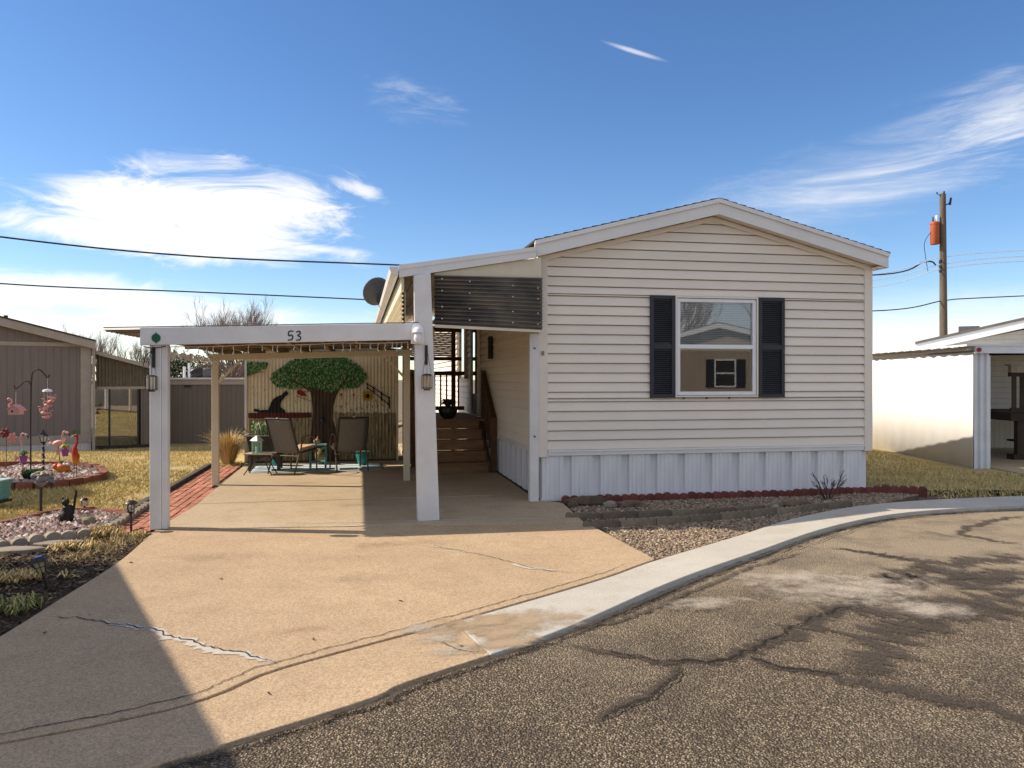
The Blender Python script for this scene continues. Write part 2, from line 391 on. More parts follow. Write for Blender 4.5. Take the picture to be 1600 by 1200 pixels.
def feather(name, c, c2, cut=.25, nscale=14, alpha=.95, rough=.85, soft=.35, grain=0.0):  # stain that frays out at its border
    m = N(name); at = m.new('ShaderNodeAttribute'); at.attribute_name = 'edge'
    nz = m.noise(nscale, 7, .72)
    f = m.mr(m.math('ADD', at.outputs['Fac'], m.math('MULTIPLY', m.math('SUBTRACT', nz, .5), 1.9)), cut-.1, cut+soft, 0, alpha)
    cc = m.mix(m.noise(60, 4, .7), c, c2)
    if grain:
        f = m.math('MULTIPLY', f, m.ramp(m.voro(88, out='Color'), [(.3, 1.0), (.85, 1.0-grain)]))
    m.bump(m.noise(70, 4, .7), .5, .006)
    m.fin(cc, rough, 0, .25); m.link(f, m.b.inputs['Alpha'])
    return m.m
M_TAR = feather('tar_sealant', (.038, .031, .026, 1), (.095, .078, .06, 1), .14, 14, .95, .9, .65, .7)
M_CRACK = feather('crack_dark', (.012, .01, .009, 1), (.035, .028, .02, 1), .34, 26, .95)
M_FILL = feather('white_crack_filler', (.62, .57, .50, 1), (.45, .40, .34, 1), .24, 18, .9)
M_PALE = feather('pale_scuff', (.55, .49, .41, 1), (.38, .32, .25, 1), .26, 6, .85, .9, .9, .35)
M_RUST = feather('rust_stain', (.30, .15, .06, 1), (.30, .19, .10, 1), .4, 4, .30, .9, 1.0)
M_OIL = feather('dark_oil_stain', (.10, .075, .05, 1), (.16, .12, .08, 1), .4, 5, .26, .9, 1.0)

M_SOIL = pm('dry_soil', (.115, .085, .055, 1), (.20, .15, .09, 1), 1.4, .95, .6, 24)
M_LAWN = pm('dry_turf_soil', (.46, .34, .14, 1), (.27, .215, .085, 1), 1.7, .95, .8, 30, dist=.02)
M_GRASS = islands('dry_grass_blades', [(0, (.58,.43,.17,1)), (.3, (.68,.52,.24,1)), (.55, (.48,.36,.13,1)), (.72, (.36,.32,.10,1)), (.84, (.20,.23,.06,1)), (1, (.75,.60,.32,1))], .7)
M_STRAW = islands('straw_blades', [(0, (.40,.28,.10,1)), (.4, (.56,.42,.18,1)), (.8, (.66,.50,.24,1)), (1, (.30,.20,.08,1))], .7)
M_MULCH = islands('bark_mulch', [(0, (.045,.028,.016,1)), (.35, (.085,.055,.033,1)), (.6, (.03,.019,.012,1)), (.85, (.15,.105,.065,1)), (1, (.30,.23,.145,1))], .9)
M_GRAVEL = islands('river_gravel', [(0, (.17,.125,.085,1)), (.3, (.31,.235,.16,1)), (.5, (.085,.065,.05,1)), (.7, (.40,.315,.22,1)), (.88, (.22,.13,.085,1)), (1, (.54,.46,.36,1))], .8)
M_PINKROCK = islands('pink_landscape_rock', [(0, (.25,.155,.13,1)), (.3, (.36,.255,.22,1)), (.55, (.15,.095,.08,1)), (.8, (.46,.365,.32,1)), (1, (.60,.53,.47,1))], .8)
M_REDBLOCK = pm('red_concrete_block', (.20, .055, .04, 1), (.12, .035, .028, 1), 10, .85, .5, 60, rnd=.22)
M_BRICK = pm('red_paver_brick', (.47, .205, .125, 1), (.36, .145, .09, 1), 12, .85, .4, 60, rnd=.2)
M_GREYBLOCK = pm('grey_edging_block', (.25, .20, .14, 1), (.15, .12, .085, 1), 8, .9, .5, 50, rnd=.2)
M_STONE = pm('fieldstone', (.17, .115, .075, 1), (.09, .062, .042, 1), 7, .85, .7, 14, rnd=.2, dist=.02)
M_STONE2 = pm('pale_flat_stone', (.33, .285, .225, 1), (.22, .185, .145, 1), 7, .9, .5, 20, rnd=.2)

# ------------------------------------------------------------------ ground, street, walks
m = MB(); nx, ny = 60, 70
xs = [-900, -300, -120] + [-60 + i*2.2 for i in range(46)] + [60, 120, 300, 900]
ys = [-600, -150, -60] + [-30 + i*2.0 for i in range(48)] + [75, 110, 200, 500, 1500]
for y in ys:
    for x in xs: m.v.append((x, y, gz(x, y) - 0.12))
for j in range(len(ys)-1):
    for i in range(len(xs)-1):
        a = j*len(xs)+i; m.f.append((a, a+1, a+1+len(xs), a+len(xs)))
structure(m.build('ground', M_SOIL, smooth=True))

def gp(pts, z=0.0): return [(p.x, p.y) for p in (G(x, y, z) for x, y in pts)]
def dense(pts, step=.25):
    out = []
    for a, b in zip(pts, pts[1:]):
        n = max(1, int(math.dist(a, b)/step))
        out += [(a[0]+(b[0]-a[0])*k/n, a[1]+(b[1]-a[1])*k/n) for k in range(n)]
    return out + [pts[-1]]
def cat(pts, n=6):                                # smooth curve through points
    out = []
    for i in range(len(pts)-1):
        p0, p1, p2, p3 = pts[max(i-1,0)], pts[i], pts[i+1], pts[min(i+2,len(pts)-1)]
        for k in range(n):
            t = k/n
            out.append(tuple(.5*((2*p1[j])+(-p0[j]+p2[j])*t+(2*p0[j]-5*p1[j]+4*p2[j]-p3[j])*t*t+(-p0[j]+3*p1[j]-3*p2[j]+p3[j])*t**3) for j in range(len(p1))))
    return out + [tuple(pts[-1])]
def offset(pts, d):
    out = []
    for i, p in enumerate(pts):
        a, b = pts[max(i-1,0)], pts[min(i+1,len(pts)-1)]
        L = math.dist(a, b) or 1; out.append((p[0]-(b[1]-a[1])/L*d, p[1]+(b[0]-a[0])/L*d))
    return out
# kerb line (street side) and joint line (house side) of the walk, left to right
KERB = cat([(-9.0,-2.2), (-4.2,1.0)] + gp([(450,1131),(640,1063),(870,986),(1050,908),(1180,862),(1300,822),(1420,800),(1600,789),(1760,786)]) + [(13.5,10.6),(22,10.4)])
JOINT = cat([(-9.8,-.6), (-4.9,2.2)] + gp([(150,1131),(440,1042),(700,972),(930,906),(1022,874),(1150,836),(1230,811),(1330,791),(1440,781),(1600,774),(1740,771)]) + [(13.5,11.9),(22,11.7)])
def cutx(line, a, b): return [p for p in line if a <= p[0] <= b]
def cutx2(line, a, b):
    out = []
    for p, q in zip(line, line[1:]):
        for t in (a, b):
            if p[0] < t <= q[0]:
                f = (t-p[0])/(q[0]-p[0]); out.append((t, p[1]+(q[1]-p[1])*f))
        if a < q[0] < b: out.append(q)
    return out
XS = G(770, 965).x
street = MB(); street.v = []; base = offset(KERB, -.012)
n0 = len(base)
def sz(x): return -.022-.033*sstep(-.3, 1.2, x)
base = [(-60, -40)] + [(-20, -9.5)] + base + [(60, 10.2)]; n0 = len(base)
street.v = [(x, y, sz(x)) for x, y in base] + [(x, -60, sz(x)) for x, y in base]
for i in range(n0-1): street.f.append((i, n0+i, n0+i+1, i+1))
street_o = structure(street.build('street', M_ASPHALT))
def strip(name, lo, hi, mat, z0, z1):
    m = MB().prism(lo + hi[::-1], z0, z1); return structure(m.build(name, mat, bevel=.006))
strip('driveway_apron', cutx2(KERB, -9, XS), cutx2(offset(JOINT, -.03), -9.6, XS-.25), M_CONC, -.25, -.0005)
# pale new walk in slabs
ka, ja = cutx2(KERB, XS+.002, 22), cutx2(offset(JOINT, -.03), XS-.248, 22)
strip('sidewalk', ka, ja, M_WALK, -.25, 0.0)
# driveway slabs in the home's frame
def wl2(u, v): p = HOME.w(u, v); return (p.x, p.y)
front_edge = cutx(JOINT, -9.8, G(1022,874).x)
dl = cat(gp([(243,828),(226,843),(182,880),(90,938),(0,994)]) + [(-3.15,4.1),(-3.5,3.2),(-4.8,2.6),(-7.2,1.9),(-9.6,.2)])
sl = lambda y0, x: y0
ja_l, ja_r = gp([(243,827)])[0], gp([(917,817)])[0]
poly = [ja_r] + gp([(1022,872.5)]) + front_edge[::-1] + dl[::-1]
structure(MB().prism(poly, -.25, 0.0).build('driveway', M_CONC, bevel=.006))
up = Vector((ja_r[0]-ja_l[0], ja_r[1]-ja_l[1])).normalized(); nrm = Vector((-up.y, up.x))*.018
A = (ja_l[0]+nrm.x, ja_l[1]+nrm.y); B = (ja_r[0]+nrm.x-.02, ja_r[1]+nrm.y)
structure(MB().prism([A, B, gp([(880,786)])[0], wl2(.02,-.02), wl2(-.03,.55), wl2(-4.38,.55)], -.25, .002).build('carport_slab', M_CONC2, bevel=.012))
structure(MB().prism([wl2(-4.38,.566), wl2(-.03,.566), wl2(-.03,2.15), wl2(-4.40,2.15)], -.25, .004).build('carport_slab', M_CONC2, bevel=.012))
structure(MB().prism([wl2(-4.40,2.168), wl2(-.03,2.168), wl2(-.03,9.5), wl2(-1.4,9.5), wl2(-1.4,5.5), wl2(-4.44,5.5)], -.25, .002).build('patio_slab', M_CONC2, bevel=.012))

# cracks, sealant and stains: thin feathered sheets just above the paving
def ribbon(name, pts, w, z, mat, parent, jit=.3):
    pts = dense(cat(pts, 5), .03); m = MB(); m.attr = []
    n = len(pts); ww = w if isinstance(w, (list, tuple)) else [w]
    for i, p in enumerate(pts):
        a, b = pts[max(i-1,0)], pts[min(i+1,n-1)]; L = math.dist(a, b) or 1
        nx_, ny_ = -(b[1]-a[1])/L, (b[0]-a[0])/L
        t = i/(n-1)*(len(ww)-1); k = min(int(t), len(ww)-2) if len(ww) > 1 else 0
        W_ = ww[0] if len(ww) == 1 else ww[k]+(ww[k+1]-ww[k])*(t-k)
        j = (mnoise.noise(Vector((p[0]*6, p[1]*6, z)))+.9*mnoise.noise(Vector((p[0]*21, p[1]*21, z+3))))*(W_*jit*1.6+(.012 if jit > .35 else 0))
        for s_, e in ((-1,0.0),(0,1.0),(1,0.0)):
            px_, py_ = p[0]+nx_*(s_*W_/2+j), p[1]+ny_*(s_*W_/2+j); m.v.append((px_, py_, z+(sz(px_) if parent is street_o else 0))); m.attr.append(e*min(1, 8*min(i, n-1-i)/n+.15))
    for i in range(n-1):
        for k in (0, 1): a = i*3+k; m.f.append((a+1, a, a+3, a+4))
    o = m.build(name, mat, parent, kind=None); return o
def stain(name, c, rx, ry, rot, z, mat, parent):
    m = MB(); m.attr = [1.0]; m.v.append((c[0], c[1], z)); n = 28
    for ring, e in ((.5, .6), (1.0, 0.0)):
        for k in range(n):
            a = 2*math.pi*k/n; x, y = rx*ring*math.cos(a), ry*ring*math.sin(a)
            m.v.append((c[0]+x*math.cos(rot)-y*math.sin(rot), c[1]+x*math.sin(rot)+y*math.cos(rot), z)); m.attr.append(e)
    for k in range(n):
        m.f.append((0, 1+k, 1+(k+1)%n)); m.f.append((1+k, 1+n+k, 1+n+(k+1)%n, 1+(k+1)%n))
    return m.build(name, mat, parent)
ZT = .004
def sg(pts): return gp(pts, -.05)
ZK = [0.0]
def zk(): ZK[0] += .0007; return ZK[0]
for pts, w in (
    ([(1600,780),(1500,800),(1420,806),(1330,822),(1240,848)], 0.087),
    ([(1290,857),(1350,862),(1430,876),(1500,880),(1600,868)], [0.08, 0.28, 0.42, 0.30]),
    ([(1600,850),(1540,842),(1500,830),(1560,812),(1600,806)], 0.155),
    ([(1460,880),(1420,898),(1380,905),(1500,905),(1600,890)], [0.28, 0.48, 0.4]),
    ([(860,1010),(940,1022),(1060,1036),(1160,1020),(1240,985),(1330,942),(1400,915)], [0.074, 0.112, 0.217, 0.279, 0.186, 0.093]),
    ([(1160,1024),(1240,1046),(1330,1065),(1440,1085),(1600,1120),(1700,1150)], [0.124, 0.186, 0.217, 0.186]),
    ([(1330,1065),(1360,1030),(1390,1000),(1440,975),(1520,960),(1600,950)], [0.3, 0.46, 0.44, 0.52]),
    ([(1250,950),(1350,955),(1450,945),(1530,940),(1600,930)], [0.2, 0.52, 0.52, 0.36]),
    ([(1420,880),(1500,900),(1560,920),(1600,935)], [0.34, 0.6, 0.46]),
    ([(1060,1040),(1030,1075),(960,1110),(930,1140)], [0.062, 0.087]),
    ([(880,990),(980,968),(1080,925),(1180,885),(1270,860)], [0.062, 0.074, 0.05])):
    ribbon('tar_seam', sg(pts), w, ZT+zk(), M_TAR, street_o)
for pts, w in (
    ([(860,1008),(940,1020),(1060,1035),(1160,1022),(1240,980),(1330,945),(1440,905)], 0.03),
    ([(1160,1026),(1240,1046),(1330,1060)], 0.03), ([(1060,1038),(1060,1060),(1000,1100),(930,1135)], 0.021),
    ([(1290,857),(1350,863),(1430,878)], 0.03), ([(1600,782),(1500,803),(1400,812),(1300,840),(1180,880)], 0.021),
    ([(1270,930),(1320,912),(1380,900)], 0.018), ([(1440,830),(1520,845),(1600,850)], 0.021)):
    ribbon('street_crack', sg(pts), w, ZT+zk(), M_CRACK, street_o, .6)
for c, rx, ry, r_ in (((1330,922),1.05,.62,.25), ((1230,905),.7,.35,.2), ((1450,955),.5,.3,.1), ((1100,945),.5,.2,.3)):
    p = G(c[0], c[1], -.05); stain('pale_scuff', (p.x, p.y), rx, ry, r_, sz(p.x)+ZT+zk(), M_PALE, street_o)
drive = bpy.data.objects['driveway']; c_slab = bpy.data.objects['carport_slab']; p_slab = bpy.data.objects['patio_slab']; apron = bpy.data.objects['driveway_apron']; walk = bpy.data.objects['sidewalk']
for pts, w in (([(128,968),(180,974),(240,986),(300,1005),(360,1021),(436,1036)], [.03,.09,.12,.12,.10]), ([(800,881),(830,889),(870,892)], [.06,.10,.05]), ([(668,853),(700,857),(735,864)], .05), ([(500,823),(560,822)], .04)):
    ribbon('crack_filler', gp(pts), w, .004, M_FILL, drive)
for pts, w in (([(58,965),(120,968),(190,976),(250,988),(320,1008),(400,1028),(442,1037)], .020), ([(668,852),(730,863),(800,879),(840,890),(905,897)], .014), ([(640,840),(600,834)], .012), ([(690,1005),(720,1017),(765,1022)], .012)):
    ribbon('slab_crack', gp(pts), w, .008, M_CRACK, drive, .8)
ribbon('crack_filler', gp([(445,818),(540,817),(640,814),(760,812),(900,810)]), .06, .006, M_FILL, c_slab)
for c, rx, ry, r_, mt in (((620,850),.7,.25,.2,M_OIL), ((560,905),.5,.25,.1,M_OIL), ((470,985),.4,.12,.3,M_RUST), ((560,790),.5,.2,.1,M_OIL), ((350,870),.6,.3,.3,M_OIL)):
    p = G(*c); stain('stain', (p.x, p.y), rx, ry, r_, .004+random.uniform(.0005,.002), mt, drive if c[1] > 800 else c_slab)
for c, rx, ry, r_ in (((425,767),.35,.10,.2), ((480,755),.4,.1,.2)):
    p = G(*c); stain('rust_stain', (p.x, p.y), rx, ry, r_, .010, M_RUST, p_slab if c[1] < 762 else c_slab)
p = G(815,972); stain('tan_wear', (p.x-.12, p.y-.03), .8, .34, .35, .005, feather('tan_wear', (.44,.33,.21,1), (.38,.28,.18,1), .25, 6, .85, .9, .7), walk)
ka_, ja_ = cutx2(KERB, -9, XS)[-1], cutx2(offset(JOINT, -.03), -9.6, XS-.25)[-1]
for k in range(3):
    f_ = .16+k*.32; qx, qy = ka_[0]+(ja_[0]-ka_[0])*f_, ka_[1]+(ja_[1]-ka_[1])*f_
    stain('tan_wear', (qx+.14+.07*(k % 2), qy+.10), .34, .17, .45, .0062+k*.0006, bpy.data.materials['tan_wear'], walk)
    stain('pale_scuff', (qx-.16-.05*(k % 3), qy-.02), .26, .15, .45, .0062+k*.0006, M_PALE, apron)
p = G(745,985); None

ribbon('tar_seam', [p for p in offset(KERB, -.05) if -3 < p[0] < 12], .075, ZT+zk(), M_TAR, street_o, .25)  # dark strip: painted-in shade of the kerb, with the dirt gap there
ribbon('tooled_line', [p for p in offset(JOINT, .085) if -6 < p[0] < 1.2], .014, .0045, M_CRACK, drive, .4)
ribbon('joint_line', [p for p in offset(JOINT, -.012) if -6 < p[0] < 1.2], .07, -.006+.0115, M_CRACK, apron, .5) if False else None
# ------------------------------------------------------------------ lawns, mulch, gravel
def sheet(name, x0, x1, y0, y1, step, dz, mat):
    m = MB(); ix, iy = int((x1-x0)/step), int((y1-y0)/step)
    for j in range(iy+1):
        for i in range(ix+1):
            x, y = x0+(x1-x0)*i/ix, y0+(y1-y0)*j/iy
            m.v.append((x, y, gz(x, y)+dz+.012*mnoise.noise(Vector((x*1.3, y*1.3, 0)))))
    for j in range(iy):
        for i in range(ix): a = j*(ix+1)+i; m.f.append((a, a+1, a+2+ix, a+1+ix))
    return structure(m.build(name, mat, smooth=True))
def inside(p, poly):
    x, y = p; c = False; n = len(poly)
    for i in range(n):
        (x1, y1), (x2, y2) = poly[i], poly[(i+1)%n]
        if (y1 > y) != (y2 > y) and x < (x2-x1)*(y-y1)/(y2-y1)+x1: c = not c
    return c
BED_FAR = gp([(-140,742),(-60,757),(20,760),(70,758),(125,752),(161,742),(150,734),(110,729),(40,729),(-60,731)])
BED_NEAR = gp([(-150,868),(-40,856),(40,845),(100,836),(165,829),(196,811),(175,804),(110,801),(60,809),(0,822),(-120,838)])
PATH = [wl2(-4.42,-1.05), wl2(-4.44,5.2), wl2(-4.98,5.2), wl2(-4.98,-.85), gp([(172,833)])[0], gp([(228,833)])[0]]
MULCH = gp([(-260,890),(-40,862),(60,852),(165,835),(236,833),(222,843),(178,880),(88,936),(0,992)]) + [(-3.17,4.2),(-3.45,3.4),(-4.8,2.9),(-7.5,3.0)]
sheet('lawn', -30, -4.62, 8.4, 34, .6, -.035, M_LAWN)
sheet('side_lawn', 4.4, 24, 11.55, 44, .8, -.03, M_LAWN)
structure(MB().prism(MULCH, -.2, -.02).build('mulch_bed', pm('mulch_soil', (.05,.034,.022,1), (.09,.065,.042,1), 20, .95, .8, 60)))
GRAVEL = [gp([(882,787)])[0], gp([(1020,871)])[0]] + [p for p in offset(JOINT, .02) if G(1022,874).x < p[0] < G(1390,785).x] + [wl2(5.35,-.35), wl2(4.9,.0), wl2(.1,.06)]
structure(MB().prism(GRAVEL, -.2, -.03).build('gravel_bed', pm('gravel_soil', (.12,.09,.06,1), (.19,.145,.10,1), 18, .95, .8, 60)))
def blades(name, n, region, hmin, hmax, w, mat, label, catg, z=lambda x, y: gz(x, y)-.03, lean=.6):
    m = MB(); k = 0
    while k < n:
        x, y = region()
        if x is None: continue
        h = random.uniform(hmin, hmax); a = random.uniform(0, 6.28); b = random.uniform(0, 6.28); l_ = random.uniform(0, lean)*h
        z0 = z(x, y); dx, dy = math.cos(a)*w*random.uniform(.6,1.4), math.sin(a)*w
        m.v += [(x-dx, y-dy, z0), (x+dx, y+dy, z0), (x+math.cos(b)*l_, y+math.sin(b)*l_, z0+h)]; m.f.append((3*k, 3*k+1, 3*k+2)); k += 1
    o = m.build(name, mat, kind='stuff'); return tag(o, label, catg)
HOUSEBOX = None
def lawn_left():
    y = 8.5+random.random()**1.7*17; x = random.uniform(-y*.72-1.2, -4.7)
    p = (x, y)
    if inside(p, BED_FAR) or inside(p, BED_NEAR) or inside(p, PATH) or inside(p, MULCH): return None, None
    u, v = HOME.l(x, y)
    if u > -5.0: return None, None
    if mnoise.noise(Vector((x*.9, y*.9, 5))) < random.uniform(-.55, -.1): return None, None
    return p
def lawn_right():
    y = 10.6+random.random()*12; x = random.uniform(4.6, 12)
    u, v = HOME.l(x, y)
    if u < 4.95 or (v < .6 and u < 5.4): return None, None
    if x > 8.0+(y-13.8)*.046 and y > 13.6: return None, None
    for a, b in zip(JOINT, JOINT[1:]):
        if a[0] <= x < b[0] and y < a[1]+(b[1]-a[1])*(x-a[0])/(b[0]-a[0])+.06: return None, None
    return (x, y)
def wide_blade(n): return n
blades('lawn_grass', 70000, lawn_left, .015, .055, .007, M_GRASS, 'dry yellow and green mottled turf left of the driveway', 'grass', lean=1.2)
blades('side_lawn_grass', 26000, lawn_right, .02, .06, .008, M_GRASS, 'dry turf between the cream home and the white wall', 'grass', z=lambda x, y: -.03, lean=1.0)
def scatter(name, n, poly, size, flat, mat, label, catg, z0, skip=(), sizej=.5, dens=None):
    m = MB(); xs_, ys_ = [p[0] for p in poly], [p[1] for p in poly]; k = 0; tries = 0
    while k < n and tries < n*30:
        tries += 1
        x, y = random.uniform(max(min(xs_), -9), max(xs_)), random.uniform(min(ys_), max(ys_))
        if not inside((x, y), poly) or any(inside((x, y), s_) for s_ in skip): continue
        if dens and random.random() > dens(x, y): continue
        s_ = size*random.uniform(1-sizej, 1+sizej)
        m.rock((x, y, z0+s_*flat*random.uniform(.2,.7)), (s_, s_*random.uniform(.6,1), s_*flat)); k += 1
    o = m.build(name, mat, kind='stuff'); return tag(o, label, catg)
scatter('gravel', 19000, GRAVEL, .0145, .75, M_GRAVEL, 'loose tan river gravel between the scalloped edging and the walk', 'gravel', -.03)
scatter('landscape_rock', 2100, BED_NEAR, .040, .7, M_PINKROCK, 'pink landscape rock in the near bed around the black cat', 'rocks', .0)
scatter('landscape_rock', 2000, BED_FAR, .042, .7, M_PINKROCK, 'pink landscape rock in the far round bed with the flamingos', 'rocks', .0)
for nm, poly in (('rock_bed', BED_NEAR), ('rock_bed', BED_FAR)):
    structure(MB().prism(poly, -.2, .0).build(nm, M_SOIL))
# bark chips and dry stalks
m = MB()
for k in range(9000):
    while True:
        x, y = random.uniform(-6.6, -3.1), random.uniform(4.6, 8.6)
        if inside((x, y), MULCH): break
    L = random.uniform(.015, .055); a = random.uniform(0, 3.14)
    m.obox((x, y, -.014+random.uniform(0,.025)), (L, L*random.uniform(.15,.4), .005), (random.uniform(-.5,.5), random.uniform(-.5,.5), a))
tag(m.build('bark_chips', M_MULCH, kind='stuff'), 'dark shredded bark mulch left of the driveway', 'mulch')
def mulch_edge():
    x, y = random.uniform(-6.6, -3.6), random.uniform(4.8, 8.5)
    if not inside((x, y), MULCH) or mnoise.noise(Vector((x*1.7, y*1.7, 2))) < .02+random.random()*.3: return None, None
    return (x, y)
blades('dry_stalks', 5200, mulch_edge, .02, .10, .0035, M_STRAW, 'thin dry stalks lying in the bark mulch', 'dry grass', z=lambda x, y: -.02, lean=2.2)
# ------------------------------------------------------------------ the cream mobile home
W_, L_ = 4.817, 16.0
RID_U, RID_Z, SLOPE = 2.41, 4.035, .256
Z_SK, Z_EAVE = .60, 3.16
def roof_z(u): return RID_Z - SLOPE*abs(u-RID_U)
home = fthing('mobile_home', 'cream vinyl sided mobile home with white fascia and dark shutters', 'house', HOME)
wu0, wz1 = HOME.plane(1053, 463, 0); wu1, wz0 = HOME.plane(1182, 620, 0)
su0 = HOME.plane(1014, 500, 0)[0]; su1 = HOME.plane(1223, 500, 0)[0]
# shell
MB().box(.0, .03, .04, L_, Z_SK, 3.3).build('side_wall', M_SIDING, home)
MB().box(W_-.03, W_, .04, L_, Z_SK, 3.3).build('side_wall', M_SIDING, home)
MB().vprism([(0,Z_SK),(W_,Z_SK),(W_,roof_z(W_)-.2),(RID_U,RID_Z-.2),(0,roof_z(0)-.2)], L_-.03, L_).build('rear_wall', M_SIDING, home)
room = MB(); a0, a1, b0, b1 = wu0-.2, wu1+.2, wz0-.2, wz1+.2
room.quad((a0,.06,b0),(a0,2.2,b0),(a0,2.2,b1),(a0,.06,b1)).quad((a1,.06,b0),(a1,.06,b1),(a1,2.2,b1),(a1,2.2,b0))
room.quad((a0,2.2,b0),(a1,2.2,b0),(a1,2.2,b1),(a0,2.2,b1)).quad((a0,.06,b0),(a1,.06,b0),(a1,2.2,b0),(a0,2.2,b0)).quad((a0,.06,b1),(a0,2.2,b1),(a1,2.2,b1),(a1,.06,b1))
room.build('room', M_DARK, home)
# siding courses on the front, each a plank, cut around the window
P = .1275; z = .665
def plank(u0b, u1b, u0t, u1t, z0, z1):
    m = MB(); yb, ym, yt = -.026, -.030, -.008
    zl = z0+.012
    prof = [(.028, z0), (ym, z0), (ym, zl), (yt, z1-.014), (.030, z1-.0135), (.030, z1), (.045, z1), (.045, z0)]
    n = len(m.v)
    for side in (0, 1):
        for y_, z_ in prof:
            t = (z_-z0)/(z1-z0); u = (u0b+(u0t-u0b)*t) if side == 0 else (u1b+(u1t-u1b)*t)
            m.v.append((u, y_, z_))
    k = len(prof)
    for i in range(k): m.f.append((n+i, n+k+i, n+k+(i+1)%k, n+(i+1)%k)[::-1])
    m.f.append(tuple(n+i for i in range(k))); m.f.append(tuple(n+k+i for i in reversed(range(k))))
    m.build('siding_plank', M_SIDING, home)
def lim(z_):
    d = (RID_Z-.13-z_)/SLOPE
    return max(.07, RID_U-d), min(W_-.07, RID_U+d)
while z < 3.9:
    z1 = min(z+P, 3.88); l0, r0 = lim(z); l1, r1 = lim(z1)
    if r1-l1 < .15: l1, r1 = RID_U-.05, RID_U+.05
    ho0, ho1 = wz0-.005, wz1+.005
    if z1 > ho0+.002 and z < ho1-.002:
        zt, zb = max(z, ho0), min(z1, ho1)
        if z < ho0: plank(l0, r0, l0, r0, z, ho0)
        plank(l0, wu0, l0, wu0, zt, zb); plank(wu1, r0, wu1, r0, zt, zb)
        if z1 > ho1: plank(l0, r0, l1, r1, ho1, z1)
    else: plank(l0, r0, l1, r1, z, z1)
    z += P
# siding on the left side
z = .665
while z < 3.25:
    m = MB(); z1 = z+P
    z1 -= .018; m.hexa([(-.042,.07,z),(.01,.07,z),(.01,L_,z),(-.042,L_,z),(-.008,.07,z1),(.01,.07,z1),(.01,L_,z1),(-.008,L_,z1)])
    m.build('siding_plank', M_SIDING, home); z += P
MB().box(-.040, .085, -.040, .002, .57, roof_z(.04)-.15).box(-.040, -.002, .002, .085, .57, 3.25).build('corner_trim', M_SIDING_TRIM, home, bevel=.006)
MB().box(W_-.085, W_+.040, -.040, .002, .57, roof_z(W_)-.15).box(W_+.001, W_+.040, .002, .085, .57, 3.15).build('corner_trim', M_SIDING_TRIM, home, bevel=.006)
# white starter board and skirting
MB().box(.09, W_-.09, -.034, -.004, .585, .660).build('starter_board', M_FASCIA, home, bevel=.005)
MB().box(.09, W_-.09, -.046, -.035, .640, .662).build('starter_cap', M_VINYLWHITE, home)
MB().box(-.034, -.004, .09, L_, .585, .660).build('starter_board', M_FASCIA, home, bevel=.005)
def skirt_panel(w):
    m = MB(); pts = [(0,.05),(.010,.0),(.05,0),(.055,-.006),(.062,-.006),(.067,0),(.11,0),(.115,-.006),(.122,-.006),(.127,0)]
    x = .127
    while x < w-.16: x += .06; pts += [(x-.009,0),(x-.006,-.006),(x+.001,-.006),(x+.004,0)]
    pts += [(w-.10,0),(w-.090,.05),(w,.05)]
    pts = sorted(pts)
    n = 0
    for i, (x, y) in enumerate(pts): m.v += [(x, y, 0), (x, y, .575)]
    for i in range(len(pts)-1): m.f.append((2*i, 2*i+2, 2*i+3, 2*i+1))
    return m
n_p = 12; pw = (W_-.02)/n_p
sk0 = skirt_panel(pw).build('skirting_panel', M_SKIRT, home); sk0.location = (.01, -.006, .012)
for k in range(1, n_p): piece(sk0, 'skirting_panel', (.01+k*pw, -.006, .012), (0,0,0), home)
for k in range(0, 22): piece(sk0, 'skirting_panel', (-.002, .02+(k+1)*pw, .012), (0,0,R(-90)), home)
MB().box(.0, W_, -.016, .06, -.01, .022).build('skirting_rail', M_SKIRT, home)
# roof
def slope_slab(u0, u1, name):
    m = MB(); rows = 20
    for k in range(rows):
        a, b = u0+(u1-u0)*k/rows, u0+(u1-u0)*(k+1)/rows
        za, zb = roof_z(a), roof_z(b)
        lo, hi = (a, b) if za < zb else (b, a)
        f = -.238-random.uniform(0,.006)
        zl, zh = min(za, zb), max(za, zb)
        m.hexa([(min(a,b),f,roof_z(min(a,b))-.02),(max(a,b),f,roof_z(max(a,b))-.02),(max(a,b),L_+.2,roof_z(max(a,b))-.02),(min(a,b),L_+.2,roof_z(min(a,b))-.02),
                (min(a,b),f,roof_z(min(a,b))+(.012 if lo == min(a,b) else .0)),(max(a,b),f,roof_z(max(a,b))+(.012 if lo == max(a,b) else .0)),
                (max(a,b),L_+.2,roof_z(max(a,b))+(.012 if lo == max(a,b) else .0)),(min(a,b),L_+.2,roof_z(min(a,b))+(.012 if lo == min(a,b) else .0))])
    return m.build(name, M_SHINGLE, home)
U_L, U_R = -.13, 4.975
slope_slab(U_L, RID_U, 'roof_slope'); slope_slab(RID_U, U_R+.015, 'roof_slope')
FB = .185
